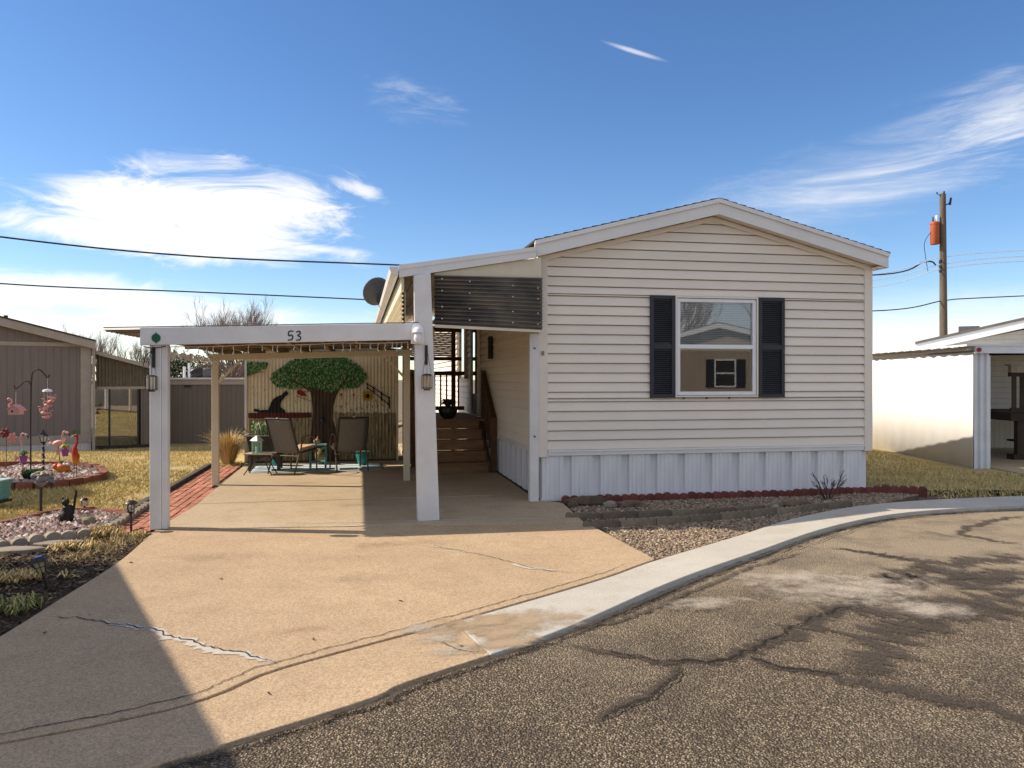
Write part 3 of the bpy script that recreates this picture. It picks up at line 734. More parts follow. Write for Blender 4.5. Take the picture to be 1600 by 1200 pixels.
for u0, u1 in ((U_L, RID_U), (RID_U, U_R)):
    MB().vprism([(u0,roof_z(u0)-.03),(u1,roof_z(u1)-.03),(u1,roof_z(u1)-.03-FB),(u0,roof_z(u0)-.03-FB)], -.225, -.20).build('rake_board', M_FASCIA, home)
    MB().vprism([(u0,roof_z(u0)-.008),(u1,roof_z(u1)-.008),(u1,roof_z(u1)-.062),(u0,roof_z(u0)-.062)], -.249, -.226).build('drip_edge', M_FASCIA, home)
    m = MB(); t = FB-.015
    m.quad((u0,-.20,roof_z(u0)-.03-t),(u1,-.20,roof_z(u1)-.03-t),(u1,.0,roof_z(u1)-.03-t),(u0,.0,roof_z(u0)-.03-t))
    m.build('soffit', M_SIDING_TRIM, home)
    m = MB(); t = FB+.0
    m.vprism([(max(u0,.0),roof_z(max(u0,.0))-.215),(min(u1,W_),roof_z(min(u1,W_))-.215),(min(u1,W_),roof_z(min(u1,W_))-.275),(max(u0,.0),roof_z(max(u0,.0))-.275)], -.046, -.031).build('frieze_board', M_SIDING_TRIM, home)
MB().box(U_R-.022, U_R, -.199, L_+.2, roof_z(U_R)-.03-FB, roof_z(U_R)-.03).build('eave_board', M_FASCIA, home)
MB().box(W_+.001, U_R-.023, -.199, L_, roof_z(U_R)-.03-FB+.004, roof_z(U_R)-.03-FB+.02).build('soffit', M_SIDING_TRIM, home)
# window
win = MB()
def frame(m, u0, u1, z0, z1, t, y0, y1):
    m.box(u0, u1, y0, y1, z1-t, z1).box(u0, u1, y0, y1, z0, z0+t).box(u0, u0+t, y0, y1, z0+t, z1-t).box(u1-t, u1, y0, y1, z0+t, z1-t); return m
wo = frame(win, wu0, wu1, wz0, wz1, .022, -.058, .05).build('window', M_SIDING_TRIM, home, bevel=.004)
frame(MB(), wu0+.028, wu1-.028, wz0+.028, wz1-.028, .048, -.040, .04).build('frame', M_VINYLWHITE, wo, bevel=.004)
zm = HOME.plane(1118, 542, 0)[1]
MB().box(wu0+.07, wu1-.07, -.038, .03, zm-.028, zm+.028).build('meeting_rail', M_VINYLWHITE, wo, bevel=.004)
gu0, gu1 = wu0+.072, wu1-.072
MB().quad((gu0,-.004,zm+.02),(gu1,-.004,zm+.02),(gu1,-.006,wz1-.07),(gu0,-.006,wz1-.07)).build('pane', M_GLASS, wo)
MB().quad((gu0,-.016,wz0+.07),(gu1,-.016,wz0+.07),(gu1,-.018,zm-.02),(gu0,-.018,zm-.02)).build('pane', M_GLASS, wo)
m = MB(); z = zm-.01
while z < wz1-.06: m.obox(((gu0+gu1)/2, .030, z), (gu1-gu0+.03, .024, .0022), (R(52),0,0)); z += .0245
m.box(gu0-.01, gu1+.01, .020, .045, zm-.05, zm-.02).build('blind', M_BLIND, wo, kind='stuff')
for k in range(3): MB().box(wu0+.12+k*.33, wu0+.14+k*.33, -.05, -.03, wz0-.022, wz0-.004).build('weep_hole', M_BLACK, wo)
# shutters
for a, b in ((su0, wu0-.006), (wu1+.006, su1)):
    z0, z1 = wz0-.005, wz1+.005
    sh = frame(MB(), a, b, z0, z1, .05, -.062, -.026).box(a+.05, b-.05, -.060, -.03, (z0+z1)/2-.035, (z0+z1)/2+.035).build('shutter', M_SHUTTER, home, bevel=.004)
    m = MB(); zz = z0+.06
    while zz < z1-.06:
        if abs(zz-(z0+z1)/2) > .045: m.obox(((a+b)/2, -.042, zz), (b-a-.10, .022, .007), (R(-42),0,0))
        zz += .027
    m.box(a+.04, b-.04, -.034, -.028, z0+.04, z1-.04).build('louvers', M_SHUTTER, sh)
u, z = HOME.plane(848, 552, -.04)
MB().box(u-.018, u+.018, -.06, -.041, z-.028, z+.028).build('outlet_box', pm('tan_box', (.3,.24,.17,1)), home, bevel=.005)
# side door and side window on the porch
for a, b, z0, z1, nm in ((5.15, 6.05, .88, 2.85, 'door'), (7.1, 7.9, 1.6, 2.85, 'window'), (3.55, 3.62, 1.95, 2.35, 'wall_lamp')):
    if nm == 'wall_lamp': MB().box(-.12, -.03, a, b, z0, z1).build(nm, M_BLACK, home, bevel=.01); continue
    d_ = MB().box(-.055, -.025, a, b, z0, z1).build(nm, M_VINYLWHITE if nm == 'window' else M_BROWNWOOD, home, bevel=.006)
    m = MB().box(-.085, -.03, a-.09, a, z0, z1+.09).box(-.085, -.03, b, b+.09, z0, z1+.09).box(-.085, -.03, a, b, z1, z1+.09)
    m.build('casing', M_SIDING_TRIM, d_)
    if nm == 'door':
        MB().quad((-.058,a+.15,1.3),(-.058,b-.15,1.3),(-.058,b-.15,2.7),(-.058,a+.15,2.7)).build('pane', M_GLASSDARK, d_)
    else: MB().quad((-.058,a+.06,z0+.06),(-.058,b-.06,z0+.06),(-.058,b-.06,z1-.06),(-.058,a+.06,z1-.06)).build('pane', M_GLASSDARK, d_)

# ------------------------------------------------------------------ awning along the home's left side
aw = fthing('patio_awning', 'white and cream lean-to awning attached to the left side of the home', 'awning', HOME, -.9, 0)
AU, AZ0, AZ1 = -1.90, 2.855, 3.30                 # low edge, its height, height at the home
def awz(u): return AZ1 + (AZ0-AZ1)*(u/AU)
vL, vR = -1.22, -.23                              # front edge runs at a slant from the post to the roof corner
def awv(u): return vR + (vL-vR)*(u/AU)
m = MB(); m.hexa([(AU,awv(AU),awz(AU)-.02),(-.135,awv(-.135),awz(-.135)-.02),(-.135,9.2,awz(-.135)-.02),(AU,9.2,awz(AU)-.02),(AU,awv(AU),awz(AU)),(-.135,awv(-.135),awz(-.135)),(-.135,9.2,awz(-.135)),(AU,9.2,awz(AU))])
m.build('roof_sheet', M_SHINGLE, aw)
for k in range(9):                                # roof pans seen from below
    a = AU+.03+k*.205; b = a+.19
    if b > -.04: break
    m = MB(); m.hexa([(a,awv(a)+.05,awz(a)-.05),(b,awv(b)+.05,awz(b)-.05),(b,9.15,awz(b)-.05),(a,9.15,awz(a)-.05),(a,awv(a)+.05,awz(a)-.025),(b,awv(b)+.05,awz(b)-.025),(b,9.15,awz(b)-.025),(a,9.15,awz(a)-.025)])
    m.build('roof_pan', M_CREAMPAINT, aw)
def skew(u0, u1, zt0, zt1, zb0, zb1, d0, d1, name, mat, par):
    m = MB(); a = awv(u0); b = awv(u1)
    m.hexa([(u0,a+d0,zb0),(u1,b+d0,zb1),(u1,b+d1,zb1),(u0,a+d1,zb0),(u0,a+d0,zt0),(u1,b+d0,zt1),(u1,b+d1,zt1),(u0,a+d1,zt0)])
    return m.build(name, mat, par)
skew(AU-.01, -.14, awz(AU)+.005, awz(-.14)+.005, awz(AU)-.125, awz(-.14)-.125, -.03, -.004, 'front_fascia', M_FASCIA, aw)
skew(AU-.015, -.14, awz(AU)+.012, awz(-.14)+.012, awz(AU)-.04, awz(-.14)-.04, -.042, -.031, 'drip_edge', M_FASCIA, aw)
# gutter along the low edge
m = MB(); pr = [(AU-.02,AZ0-.01),(AU-.11,AZ0-.01),(AU-.12,AZ0-.03),(AU-.10,AZ0-.075),(AU-.045,AZ0-.10),(AU-.02,AZ0-.10)]
n = len(pr)
for v_ in (vL-.06, 9.2):
    for a, b in pr: m.v.append((a, v_, b))
for i in range(n): m.f.append((i, (i+1)%n, n+(i+1)%n, n+i))
m.f.append(tuple(range(n))[::-1]); m.f.append(tuple(range(n, 2*n)))
m.build('gutter', M_FASCIA, aw)
MB().hexa([(AU+.02,vL+.08,AZ0-.26),(AU+.05,vL+.08,AZ0-.26),(AU+.05,9.1,AZ0-.26),(AU+.02,9.1,AZ0-.26),(AU+.02,vL+.08,AZ0-.05),(AU+.05,vL+.08,AZ0-.05),(AU+.05,9.1,AZ0-.05),(AU+.02,9.1,AZ0-.05)]).build('side_beam', M_CREAMPAINT, aw)
MB().hexa([(AU+.06,vL+.1,2.17),(AU+.066,vL+.1,2.17),(AU+.066,9.1,2.17),(AU+.06,9.1,2.17),(AU+.06,vL+.1,2.6),(AU+.066,vL+.1,2.6),(AU+.066,9.1,2.6),(AU+.06,9.1,2.6)]).build('side_backing', M_CREAMPAINT, aw)
mv = MB(); rows_ = 60
for i in range(rows_+1):
    t_ = i/rows_; mv.v += [(AU+.035-.014*math.sin(t_*9*2*math.pi), vL+.1, 2.17+.43*t_), (AU+.035-.014*math.sin(t_*9*2*math.pi), 9.1, 2.17+.43*t_)]
for i in range(rows_): mv.f.append((2*i, 2*i+2, 2*i+3, 2*i+1))
mv.build('side_valance', M_CREAMPAINT, aw, smooth=True)
for k, v_ in enumerate((8.9,)): MB().box(AU+.0, AU+.09, v_, v_+.09, 0, AZ0-.26).build('post', M_CREAMPAINT, aw, bevel=.006)
# infill and corrugated screen between post and home
PU = -1.49                                        # right face of the big front post
zs0, zs1 = 2.23, 2.23
skew(PU, -.045, awz(PU)-.126, awz(-.045)-.126, 2.76, 2.86, .03, .045, 'end_infill', M_CREAMPAINT, aw)
m = MB(); rows = 13*8; cols = 2
for i in range(rows+1):
    t = i/rows; ph = math.sin(t*13*2*math.pi)*.022
    for k in range(3):
        u = PU+.0 + (-.035-PU)*k/2; z = zs0+(2.80+(2.90-2.80)*k/2-zs0)*t
        m.v.append((u, awv(u)+.005+ph, z))
for i in range(rows):
    for k in range(2): a = i*3+k; m.f.append((a, a+1, a+4, a+3))
sc = m.build('corrugated_screen', M_CORR, aw, smooth=False)
sm = sc.modifiers.new('t', 'SOLIDIFY'); sm.thickness = .004
for p in sc.data.polygons: p.use_smooth = True
m = MB()
for r_ in (1.5, 4.5, 8.5, 11.5):
    for k in (.06, .30, .70, .95): 
        u = PU+(-.035-PU)*k; m.ell((u, awv(u)-.016, zs0+.6*r_/13), (.009,.006,.009), 6, 4)
m.build('screw_heads', M_VINYLWHITE, sc, kind='stuff')
skew(PU, -.035, zs0-.002, zs1-.002, zs0-.035, zs1-.035, .0, .03, 'screen_batten', M_CREAMPAINT, aw)
MB().box(-.165, -.045, -.075, .03, 0, 2.19).build('post', M_WHITE, aw, bevel=.006)
for z in (.85, 2.0): MB().obox((-.10,-.08,z), (.03,.012,.014), (0,.5,0)).build('hook', M_BLACK, aw)

# ------------------------------------------------------------------ carport
cp = fthing('carport', 'low white flat roofed carport with wooden rafters over the driveway', 'carport', HOME, -3.0, .6)
CL, CR, CF, CB = -4.45, -1.59, -1.12, 2.40
def cpz(u): return 2.05 + (u+4.45)*.030           # centre height of the front header
# front posts
o = MB().box(CL-.075, CL+.040, CF-.07, CF+.07, 0, 2.0).build('post', M_WHITE, cp, bevel=.008)
MB().box(CL+.041, CL+.10, CF-.055, CF+.075, 0, 1.99).build('post_facing', M_WHITE, o, bevel=.006)
bl, br, tl, tr = CR-.11, CR+.135, CR-.155, CR+.035
MB().hexa([(bl,CF-.09,0),(br,CF-.09,0),(br,CF+.09,0),(bl,CF+.09,0),(tl,CF-.085,2.76),(tr,CF-.085,2.80),(tr,CF+.085,2.80),(tl,CF+.085,2.76)]).build('post', M_WHITE, cp, bevel=.008)
for u, z0 in ((CL-.02, 0), (CR-.02, 0)):
    zt = cpz(u)-.12
    MB().box(u-.05, u+.05, CB-.05, CB+.05, 0, zt).build('post', M_CREAMPAINT, cp, bevel=.006)
def hbeam(u0, u1, v0, v1, h, dz, name, mat):
    return MB().hexa([(u0,v0,cpz(u0)+dz-h/2),(u1,v0,cpz(u1)+dz-h/2),(u1,v1,cpz(u1)+dz-h/2),(u0,v1,cpz(u0)+dz-h/2),(u0,v0,cpz(u0)+dz+h/2),(u1,v0,cpz(u1)+dz+h/2),(u1,v1,cpz(u1)+dz+h/2),(u0,v1,cpz(u0)+dz+h/2)]).build(name, mat, cp, bevel=.006)
hd = hbeam(CL-.16, CR-.10, CF-.105, CF-.072, .185, 0, 'header', M_WHITE)
hbeam(CL-.10, CR+.06, CB-.095, CB-.052, .095, -.125, 'rear_header', M_CREAMPAINT)
for v_ in (CF+.12, .65, CB+.02):
    if v_ != CB+.02: hbeam(CL-.10, CR+.10, v_, v_+.04, .09, -.02, 'cross_beam', M_RAFTER)
for k in range(8):
    u = CL-.05+k*(CR-CL+.1)/7
    MB().hexa([(u-.02,CF-.068,cpz(u)-.03),(u+.02,CF-.068,cpz(u)-.03),(u+.02,CB+2.85,cpz(u)-.075+.02),(u-.02,CB+2.85,cpz(u)-.075+.02),(u-.02,CF-.068,cpz(u)+.060),(u+.02,CF-.068,cpz(u)+.060),(u+.02,CB+2.85,cpz(u)+.055),(u-.02,CB+2.85,cpz(u)+.055)]).build('rafter', M_RAFTER, cp)
# corrugated sheets, corrugations running from side to side of the front
m = MB(); nn = 166
for i in range(nn+1):
    v_ = CF-.07+(CB+2.95-CF)*i/nn; ph = .012*math.sin(i*2*math.pi/4.2)
    for k in range(5):
        u = -4.98+(CR+.02+4.98)*k/4; m.v.append((u, v_, cpz(u)+.080+ph))
for i in range(nn):
    for k in range(4): a = i*5+k; m.f.append((a, a+1, a+6, a+5))
ro = m.build('roof_sheet', M_TIN, cp); ro.modifiers.new('t', 'SOLIDIFY').thickness = .006
for p in ro.data.polygons: p.use_smooth = True
hbeam(-4.97, CR-.10, CF-.103, CF-.071, .010, .102, 'roof_edge_strip', M_TIN)
for u0, d in ((CL-.02, 1), (CR-.02, -1)):
    MB().beam((u0+d*.05, CB-.03, cpz(u0)-.50), (u0+d*.36, CB-.03, cpz(u0)-.17), .035, .05, (0,1,0)).build('brace', M_CREAMPAINT, cp)
# house number painted on the header, two strokes-drawn digits
def stroke(pts, r, y, name, parent, mat):
    m = MB(); pts = cat([(p[0], y, p[1]) for p in pts], 5); m.tube(pts, r, 6); return m.build(name, mat, parent)
fu, fz = HOME.plane(460, 525, CF-.106)
S = .105
five = [(.30,.5),(-.16,.46),(-.19,.02),(.12,.10),(.24,-.14),(.06,-.40),(-.28,-.42)]
three = [(-.22,.40),(.10,.50),(.20,.28),(-.06,.06),(.22,-.10),(.16,-.38),(-.24,-.42)]
for dg, dx in ((five, -.040), (three, .042)):
    stroke([(fu+dx+a*S*.95, fz+b*S) for a, b in dg], .0078, CF-.106, 'number_digit', hd, M_BLACK)
gu_, gz_ = HOME.plane(244, 528, CF-.106)
MB().vprism([(gu_+.045*math.cos(k*math.pi/12)*(1 if k % 12 else 1.0), gz_+.045*math.sin(k*math.pi/12)+(.014 if k == 6 else -.014 if k == 18 else 0)) for k in range(24)], CF-.113, CF-.1055).build('green_marker', pm('green_reflector', (.006,.11,.055,1), (.004,.085,.04,1), 9, .35), hd)

# ------------------------------------------------------------------ fixtures on the carport
def jar_light():
    u, z = HOME.plane(652, 522, CF-.11)
    t = fthing('porch_light', 'small white arched porch light fixed where header meets the big post', 'lamp', HOME, u, CF-.11, z)
    y0 = CF-.106
    arch = [(u+.072*math.cos(a), z+.035+.085*math.sin(a)) for a in [math.pi*k/10 for k in range(11)]] + [(u-.072,z-.11),(u+.072,z-.11)]
    MB().vprism(arch, y0-.014, y0).build('back_plate', M_VINYLWHITE, t, bevel=.004)
    MB().lathe([(.004,.075),(.03,.07),(.052,.045),(.06,.015),(.05,.010)], 14, (u, y0-.065, z)).build('hood', M_VINYLWHITE, t, smooth=True)
    MB().lathe([(.001,-.10),(.03,-.095),(.046,-.06),(.040,-.02),(.028,.01)], 14, (u, y0-.065, z)).build('glass_globe', pm('frosted_globe', (.8,.8,.8,1), (.7,.7,.7,1), 4, .25), t, smooth=True)
    MB().box(u-.015, u+.015, y0-.06, y0-.01, z+.02, z+.04).build('arm', M_VINYLWHITE, t)
jar_light()
M_REED = islands('bamboo_reed', [(0, (.52,.40,.26,1)), (.5, (.64,.54,.40,1)), (1, (.34,.24,.14,1))], .6)
M_STEEL = pm('brushed_steel', (.50,.46,.38,1), (.34,.30,.25,1), 5, .3, .05, 30, metal=.8)
def lantern(x, ytop, ybot, yhook, label, steel):
    u, z1 = HOME.plane(x, ytop, CF-.18); z0 = HOME.plane(x, ybot, CF-.18)[1]; zh = HOME.plane(x, yhook, CF-.18)[1]
    v_ = CF-.19; r_ = .060
    t = fthing('hanging_lantern', label, 'lantern', HOME, u, v_, z0, 'lanterns hung on the carport posts')
    h = z1-z0
    # hook arm on the post
    MB().tube([(u,v_+.10,zh-.12),(u,v_+.095,zh),(u,v_+.03,zh+.015),(u,v_,zh-.005),(u,v_+.012,zh-.02)], .007, 6).box(u-.016,u+.016,v_+.085,v_+.10,zh-.19,zh+.03).build('hook_bracket', M_BLACK, t)
    m = MB()
    for s_ in (-1, 1): m.tube([(u,v_,zh-.015),(u+s_*r_*.8,v_,z1)], .0025, 5)
    m.tube([(u,v_,zh-.015),(u,v_,z1)], .002, 5); m.build('bail_wire', M_BLACK, t)
    MB().lathe([(r_*.6,0),(r_*.62,.012),(r_,.012+h*.10)], 16, (u,v_,z0)).build('base', M_BLACK, t, smooth=True)
    MB().lathe([(r_,h*.90),(r_*.72,h-.004),(r_*.5,h)], 16, (u,v_,z0)).build('cap', M_BLACK, t, smooth=True)
    m = MB()
    for k in range(10):
        a = 2*math.pi*k/10+.2; m.tube([(u+r_*math.cos(a),v_+r_*math.sin(a),z0+h*.08),(u+r_*math.cos(a),v_+r_*math.sin(a),z0+h*.92)], .0026, 5)
    m.build('cage', M_BLACK, t, kind='stuff')
    if steel: MB().lathe([(r_*.86,h*.10),(r_*.86,h*.9)], 18, (u,v_,z0)).build('shade', M_STEEL, t, smooth=True)
    else:
        m = MB()
        for k in range(16):
            a = 2*math.pi*k/16; q = r_*.72; m.tube([(u+q*math.cos(a),v_+q*math.sin(a),z0+h*.08),(u+q*math.cos(a+.3),v_+q*math.sin(a+.3),z0+h*.9)], .008, 5)
        m.build('reeds', M_REED, t, kind='stuff')
lantern(237, 586, 612, 546, 'steel cylinder lantern hanging on the left carport post under the green marker', True)
lantern(667, 584, 610, 543, 'wire lantern with tan reeds hanging on the big carport post', False)
# string lights under the front header and down the left side
M_WIRE = pm('white_wire', (.75,.74,.70,1), (.6,.58,.54,1), 6, .5)
sl_ = fthing('string_lights', 'white icicle string lights looped under the carport header', 'string lights', HOME, -3.0, CF-.02, 1.9)
m = MB(); bul = MB(); u = CL+.12; prev = None; pts = []
while u < CR-.12:
    z = cpz(u)-.105-.012*abs(math.sin((u-CL)*3.3)); pts.append((u, CF-.01+random.uniform(-.01,.02), z))
    if random.random() < .8:
        L = random.uniform(.03,.085); m.tube([(u,CF-.01,z),(u+random.uniform(-.012,.012),CF-.015,z-L)], .0035, 4); bul.ell((u,CF-.015,z-L-.008), (.007,.007,.013), 5, 4)
    u += random.uniform(.05,.12)
m.tube(pts, .0045, 5); m.build('wire', M_WIRE, sl_); bul.build('bulbs', M_WIRE, sl_, kind='stuff')
sl2 = fthing('string_lights', 'bunched white icicle lights sagging along the left side beam of the carport', 'string lights', HOME, CL+.05, .8, 1.85)
m = MB(); bul = MB(); pts = []
for k in range(60):
    v_ = CF+.18+k*(CB-CF-.35)/59; z = cpz(CL)-.135-.03*abs(math.sin(k*.42))
    pts.append((CL+.05+random.uniform(-.02,.02), v_, z))
    for q in range(2):
        L = random.uniform(.02,.08); du = random.uniform(-.03,.03); m.tube([(CL+.05,v_,z),(CL+.05+du,v_,z-L)], .004, 4); bul.ell((CL+.05+du,v_,z-L), (.009,.009,.015), 5, 4)
m.tube(pts, .006, 5); m.build('wire', M_WIRE, sl2); bul.build('bulbs', M_WIRE, sl2, kind='stuff')
m = MB(); pts = cat([(*HOME.w(CL+.0,CF-.05)[:2], 1.93), (*HOME.w(CL-.09,CF-.09)[:2], 1.86), (*HOME.w(CL-.13,CF-.1)[:2], 1.74), (*HOME.w(CL-.11,CF-.1)[:2], 1.62)], 6)
m.tube(pts, .005, 5)
m.tube(cat([(*HOME.w(CL-.12,CF-.12)[:2], 1.94),(*HOME.w(CL-.02,CF-.125)[:2], 1.925),(*HOME.w(CL+.10,CF-.125)[:2], 1.945)], 5), .006, 5)
tag(m.build('cable', M_BLACK), 'black loose cable drooping at the top of the left carport post', 'cable')
# satellite dish above the awning
du_, dv_ = AU-.05, 3.2
X = HOME.w(du_, dv_); Yd = X.y
dx, dz = (590-800)/FPX*Yd, CAMH+(HOR-457)/FPX*Yd
t = thing('satellite_dish', 'grey oval satellite dish beside the awning gutter', 'satellite dish', (dx, Yd, 2.8))
M_DISH = pm('grey_dish', (.11,.107,.105,1), (.085,.08,.08,1), 5, .45)
m = MB(); nr, na = 6, 24
for i in range(nr+1):
    q = i/nr
    for k in range(na):
        a = 2*math.pi*k/na; m.v.append((.24*q*math.cos(a), -.05*q*q, .25*q*math.sin(a)))
for i in range(nr):
    for k in range(na): a, b = i*na+k, i*na+(k+1)%na; m.f.append((a, b, b+na, a+na))
d_ = m.build('reflector', M_DISH, t, smooth=True); d_.location = (0, 0, dz-2.8); d_.rotation_euler = (R(-25), 0, R(212)); d_.modifiers.new('t', 'SOLIDIFY').thickness = .012
MB().tube([(.03,.08,dz-2.8),(.10,.16,dz-2.95),(.22,.2,.0)], .02, 8).build('mast', M_DISH, t)
MB().tube([(.02,.02,dz-2.8-.22),(.1,.28,dz-2.8-.10)], .012, 6).build('feed_arm', M_DISH, t)

# ------------------------------------------------------------------ porch with wooden steps
po = fthing('wooden_porch', 'brown wooden porch with steps and railing beside the home under the awning', 'porch', HOME, -.75, 4.2)
P0, P1, PZ, SV = -1.36, -.14, .86, 3.18
nst = 5; rh = PZ/nst; td = .27
for k in range(nst):
    v0 = SV+k*td
    MB().box(P0+.06, P1-.03, v0, v0+.025, k*rh+.002, (k+1)*rh-.036).build('riser', M_STEPWOOD, po)
    if k < nst-1:
        for j in (0, 1): MB().box(P0+.02, P1+.0, v0-.03+j*.15, v0-.03+j*.15+.14, (k+1)*rh-.035, (k+1)*rh).build('tread', M_STEPWOOD, po, bevel=.006)
DV0, DV1 = SV+(nst-1)*td-.03, 7.1
k = 0; v_ = DV0
while v_ < DV1: MB().box(P0, P1+.08, v_, v_+.135, PZ-.035, PZ).build('deck_board', M_STEPWOOD, po, bevel=.005); v_ += .142
for u in (P0+.03, P1-.02):
    MB().hexa([(u-.02,SV-.06,.01),(u+.02,SV-.06,.01),(u+.02,DV0,PZ-.28),(u-.02,DV0,PZ-.28),(u-.02,SV-.06,.20),(u+.02,SV-.06,.20),(u+.02,DV0,PZ-.03),(u-.02,DV0,PZ-.03)]).build('stringer', M_BROWNWOOD, po)
for u in (P0-.02, P1+.05):
    for v_, z0, z1 in ((SV-.02, 0, 1.05), (DV0+.06, 0, PZ+.90)):
        if u > -1 and v_ < 4: z1 = .95
        MB().box(u-.045, u+.045, v_-.045, v_+.045, z0, z1).build('newel_post', M_BROWNWOOD, po, bevel=.006)
    MB().beam((u,SV-.06,1.0 if u < -1 else .92), (u,DV0+.06,PZ+.84), .09, .04).build('hand_rail', M_BROWNWOOD, po, bevel=.005)
    for k in range(4):
        t_ = (k+.6)/4.6; v_ = SV+(DV0-SV)*t_
        MB().box(u-.018, u+.018, v_-.018, v_+.018, .2+t_*.55, .98+t_*.68).build('baluster', M_BROWNWOOD, po)
for (a, b) in (((P0-.02, DV0+.06), (P0-.02, DV1-.04)), ((P0-.02, DV1-.04), (P1+.06, DV1-.04))):
    along = b[0] != a[0]
    for z in (PZ+.10, PZ+.86): MB().beam((a[0],a[1],z), (b[0],b[1],z), .04 if z < 1.2 else .10, .085 if z < 1.2 else .09).build('rail', M_BROWNWOOD, po)
    L = math.dist(a, b); n = int(L/.125)
    for k in range(1, n):
        x, y = a[0]+(b[0]-a[0])*k/n, a[1]+(b[1]-a[1])*k/n; MB().box(x-.017, x+.017, y-.017, y+.017, PZ+.14, PZ+.82).build('baluster', M_BROWNWOOD, po)
for u, v_ in ((P0-.02, DV1-.04), (P1-.18, DV1-.04), (P0-.02, DV0+.9)):
    MB().box(u-.045, u+.045, v_-.045, v_+.045, 0, 2.72 if v_ > 6 else PZ+.92).build('post', M_BROWNWOOD, po, bevel=.006)
MB().box(P0, P1, DV1-.07, DV1-.02, 2.62, 2.75).box(P0, P1, DV1-.07, DV1-.02, 2.0, 2.08).build('screen_frame', M_BROWNWOOD, po)
bl_ = MB()
for k in range(13): bl_.obox((-.78, DV1-.05, 2.11+k*.040), (.92, .008, .036), (R(6),0,0))
bl_.build('slat_screen', pm('white_slat', (.75,.72,.64,1)), po)
for k in range(7): MB().box(P0-.075, P0-.05, DV0+.02+k*.15, DV0+.155+k*.15, .42, PZ+.86).build('side_board', M_BROWNWOOD, po)
# fern pot on the porch
def plant_leaves(m, c, n, r, h, w, droop=.4):
    for k in range(n):
        a = random.uniform(0, 6.28); rr = r*random.uniform(.4,1); hh = h*random.uniform(.5,1); q = Vector(c)
        p1 = q+Vector((math.cos(a)*rr*.5, math.sin(a)*rr*.5, hh)); p2 = q+Vector((math.cos(a)*rr, math.sin(a)*rr, hh*(1-droop)))
        s_ = Vector((-math.sin(a), math.cos(a), 0))*w*random.uniform(.6,1.2)
        m.quad(q-s_*.5, q+s_*.5, p1+s_, p1-s_); m.tri(p1-s_, p1+s_, p2)
u, z = HOME.plane(700, 655, DV0+.35)
t = fthing('potted_plant', 'dark round pot with drooping brown foliage at the top of the porch steps', 'plant pot', HOME, u, DV0+.35, PZ)
c = (u, DV0+.35, PZ)
MB().lathe([(.09,0),(.15,.06),(.18,.14),(.16,.21),(.17,.23),(.14,.22)], 18, c).build('pot', pm('dark_glazed_pot', (.022,.02,.02,1), (.04,.035,.03,1), 8, .35), t, smooth=True)
m = MB(); plant_leaves(m, (c[0],c[1],c[2]+.2), 150, .24, .17, .012, .5); m.build('foliage', islands('dry_brown_leaf', [(0,(.07,.045,.02,1)),(.5,(.13,.085,.04,1)),(1,(.06,.06,.02,1))]), t)

# ------------------------------------------------------------------ shed with the painted mural
SV0 = 5.56; SU0, SU1 = -4.47, -1.60
shed = fthing('garden_shed', 'tan ribbed metal shed painted with a tree, black cat and flowers', 'shed', HOME, -3.0, SV0)
def ribbed(name, c, pitch):
    m = N(name); sp = m.new('ShaderNodeSeparateXYZ'); m.link(m.tc.outputs['Object'], sp.inputs[0])
    w = m.math('SINE', m.math('MULTIPLY', sp.outputs[0], 2*math.pi/pitch)); d = m.noise(3, 6, .65)
    cc = m.mix(m.ramp(d, [(.3, 0.0), (.75, .5)]), c, tuple(k*.7 for k in c[:3])+(1,))
    m.bump(w, .8, .012); return m.fin(cc, .6, 0, .3)
M_SHEDWALL = pm('tan_shed_paint', (.80,.69,.48,1), (.72,.61,.41,1), 3, .6, .1, 30)
m = MB(); n = int((SU1-SU0)/.0165)
for i in range(n+1):
    u = SU0+(SU1-SU0)*i/n; y = SV0+(.0 if i % 4 in (0, 1) else .012); m.v += [(u,y,.02),(u,y,2.16)]
for i in range(n): m.f.append((2*i, 2*i+2, 2*i+3, 2*i+1))
m.build('front_panel', M_SHEDWALL, shed)
MB().box(SU0, SU0+.03, SV0+.02, SV0+2.2, 0, 2.16).build('side_panel', M_SHEDWALL, shed)
MB().box(SU1-.03, SU1, SV0+.02, SV0+2.2, 0, 2.16).build('side_panel', M_SHEDWALL, shed)
MB().box(SU0+.03, SU1-.03, SV0+2.17, SV0+2.2, 0, 2.16).build('rear_panel', M_SHEDWALL, shed)
MB().vprism([(SU0-.08,2.14),(SU1+.08,2.14),(SU1+.08,2.18),((SU0+SU1)/2,2.36),(SU0-.08,2.18)], SV0-.06, SV0+2.26).build('roof', M_TIN, shed)
for u in (SU0-.012, SU1-.028): MB().box(u, u+.04, SV0-.025, SV0+.03, 0, 2.14).build('corner_trim', M_VINYLWHITE if u < -3 else M_SHEDWALL, shed)
MB().box(SU0, SU1, SV0-.018, SV0+.02, 0, .03).build('base_rail', M_TIE, shed)
VM = SV0-.006
def mp(x, y): return HOME.plane(x, y, VM)
def mur(name, px_list, mat, y, th=.003):
    return MB().vprism([mp(x, yy) for x, yy in px_list], VM-y-th, VM-y).build(name, mat, shed)
K = 280/1600.0
def cpx(lst): return [(360+x*K, 540+y*K) for x, y in lst]       # traced on an enlarged view of the wall
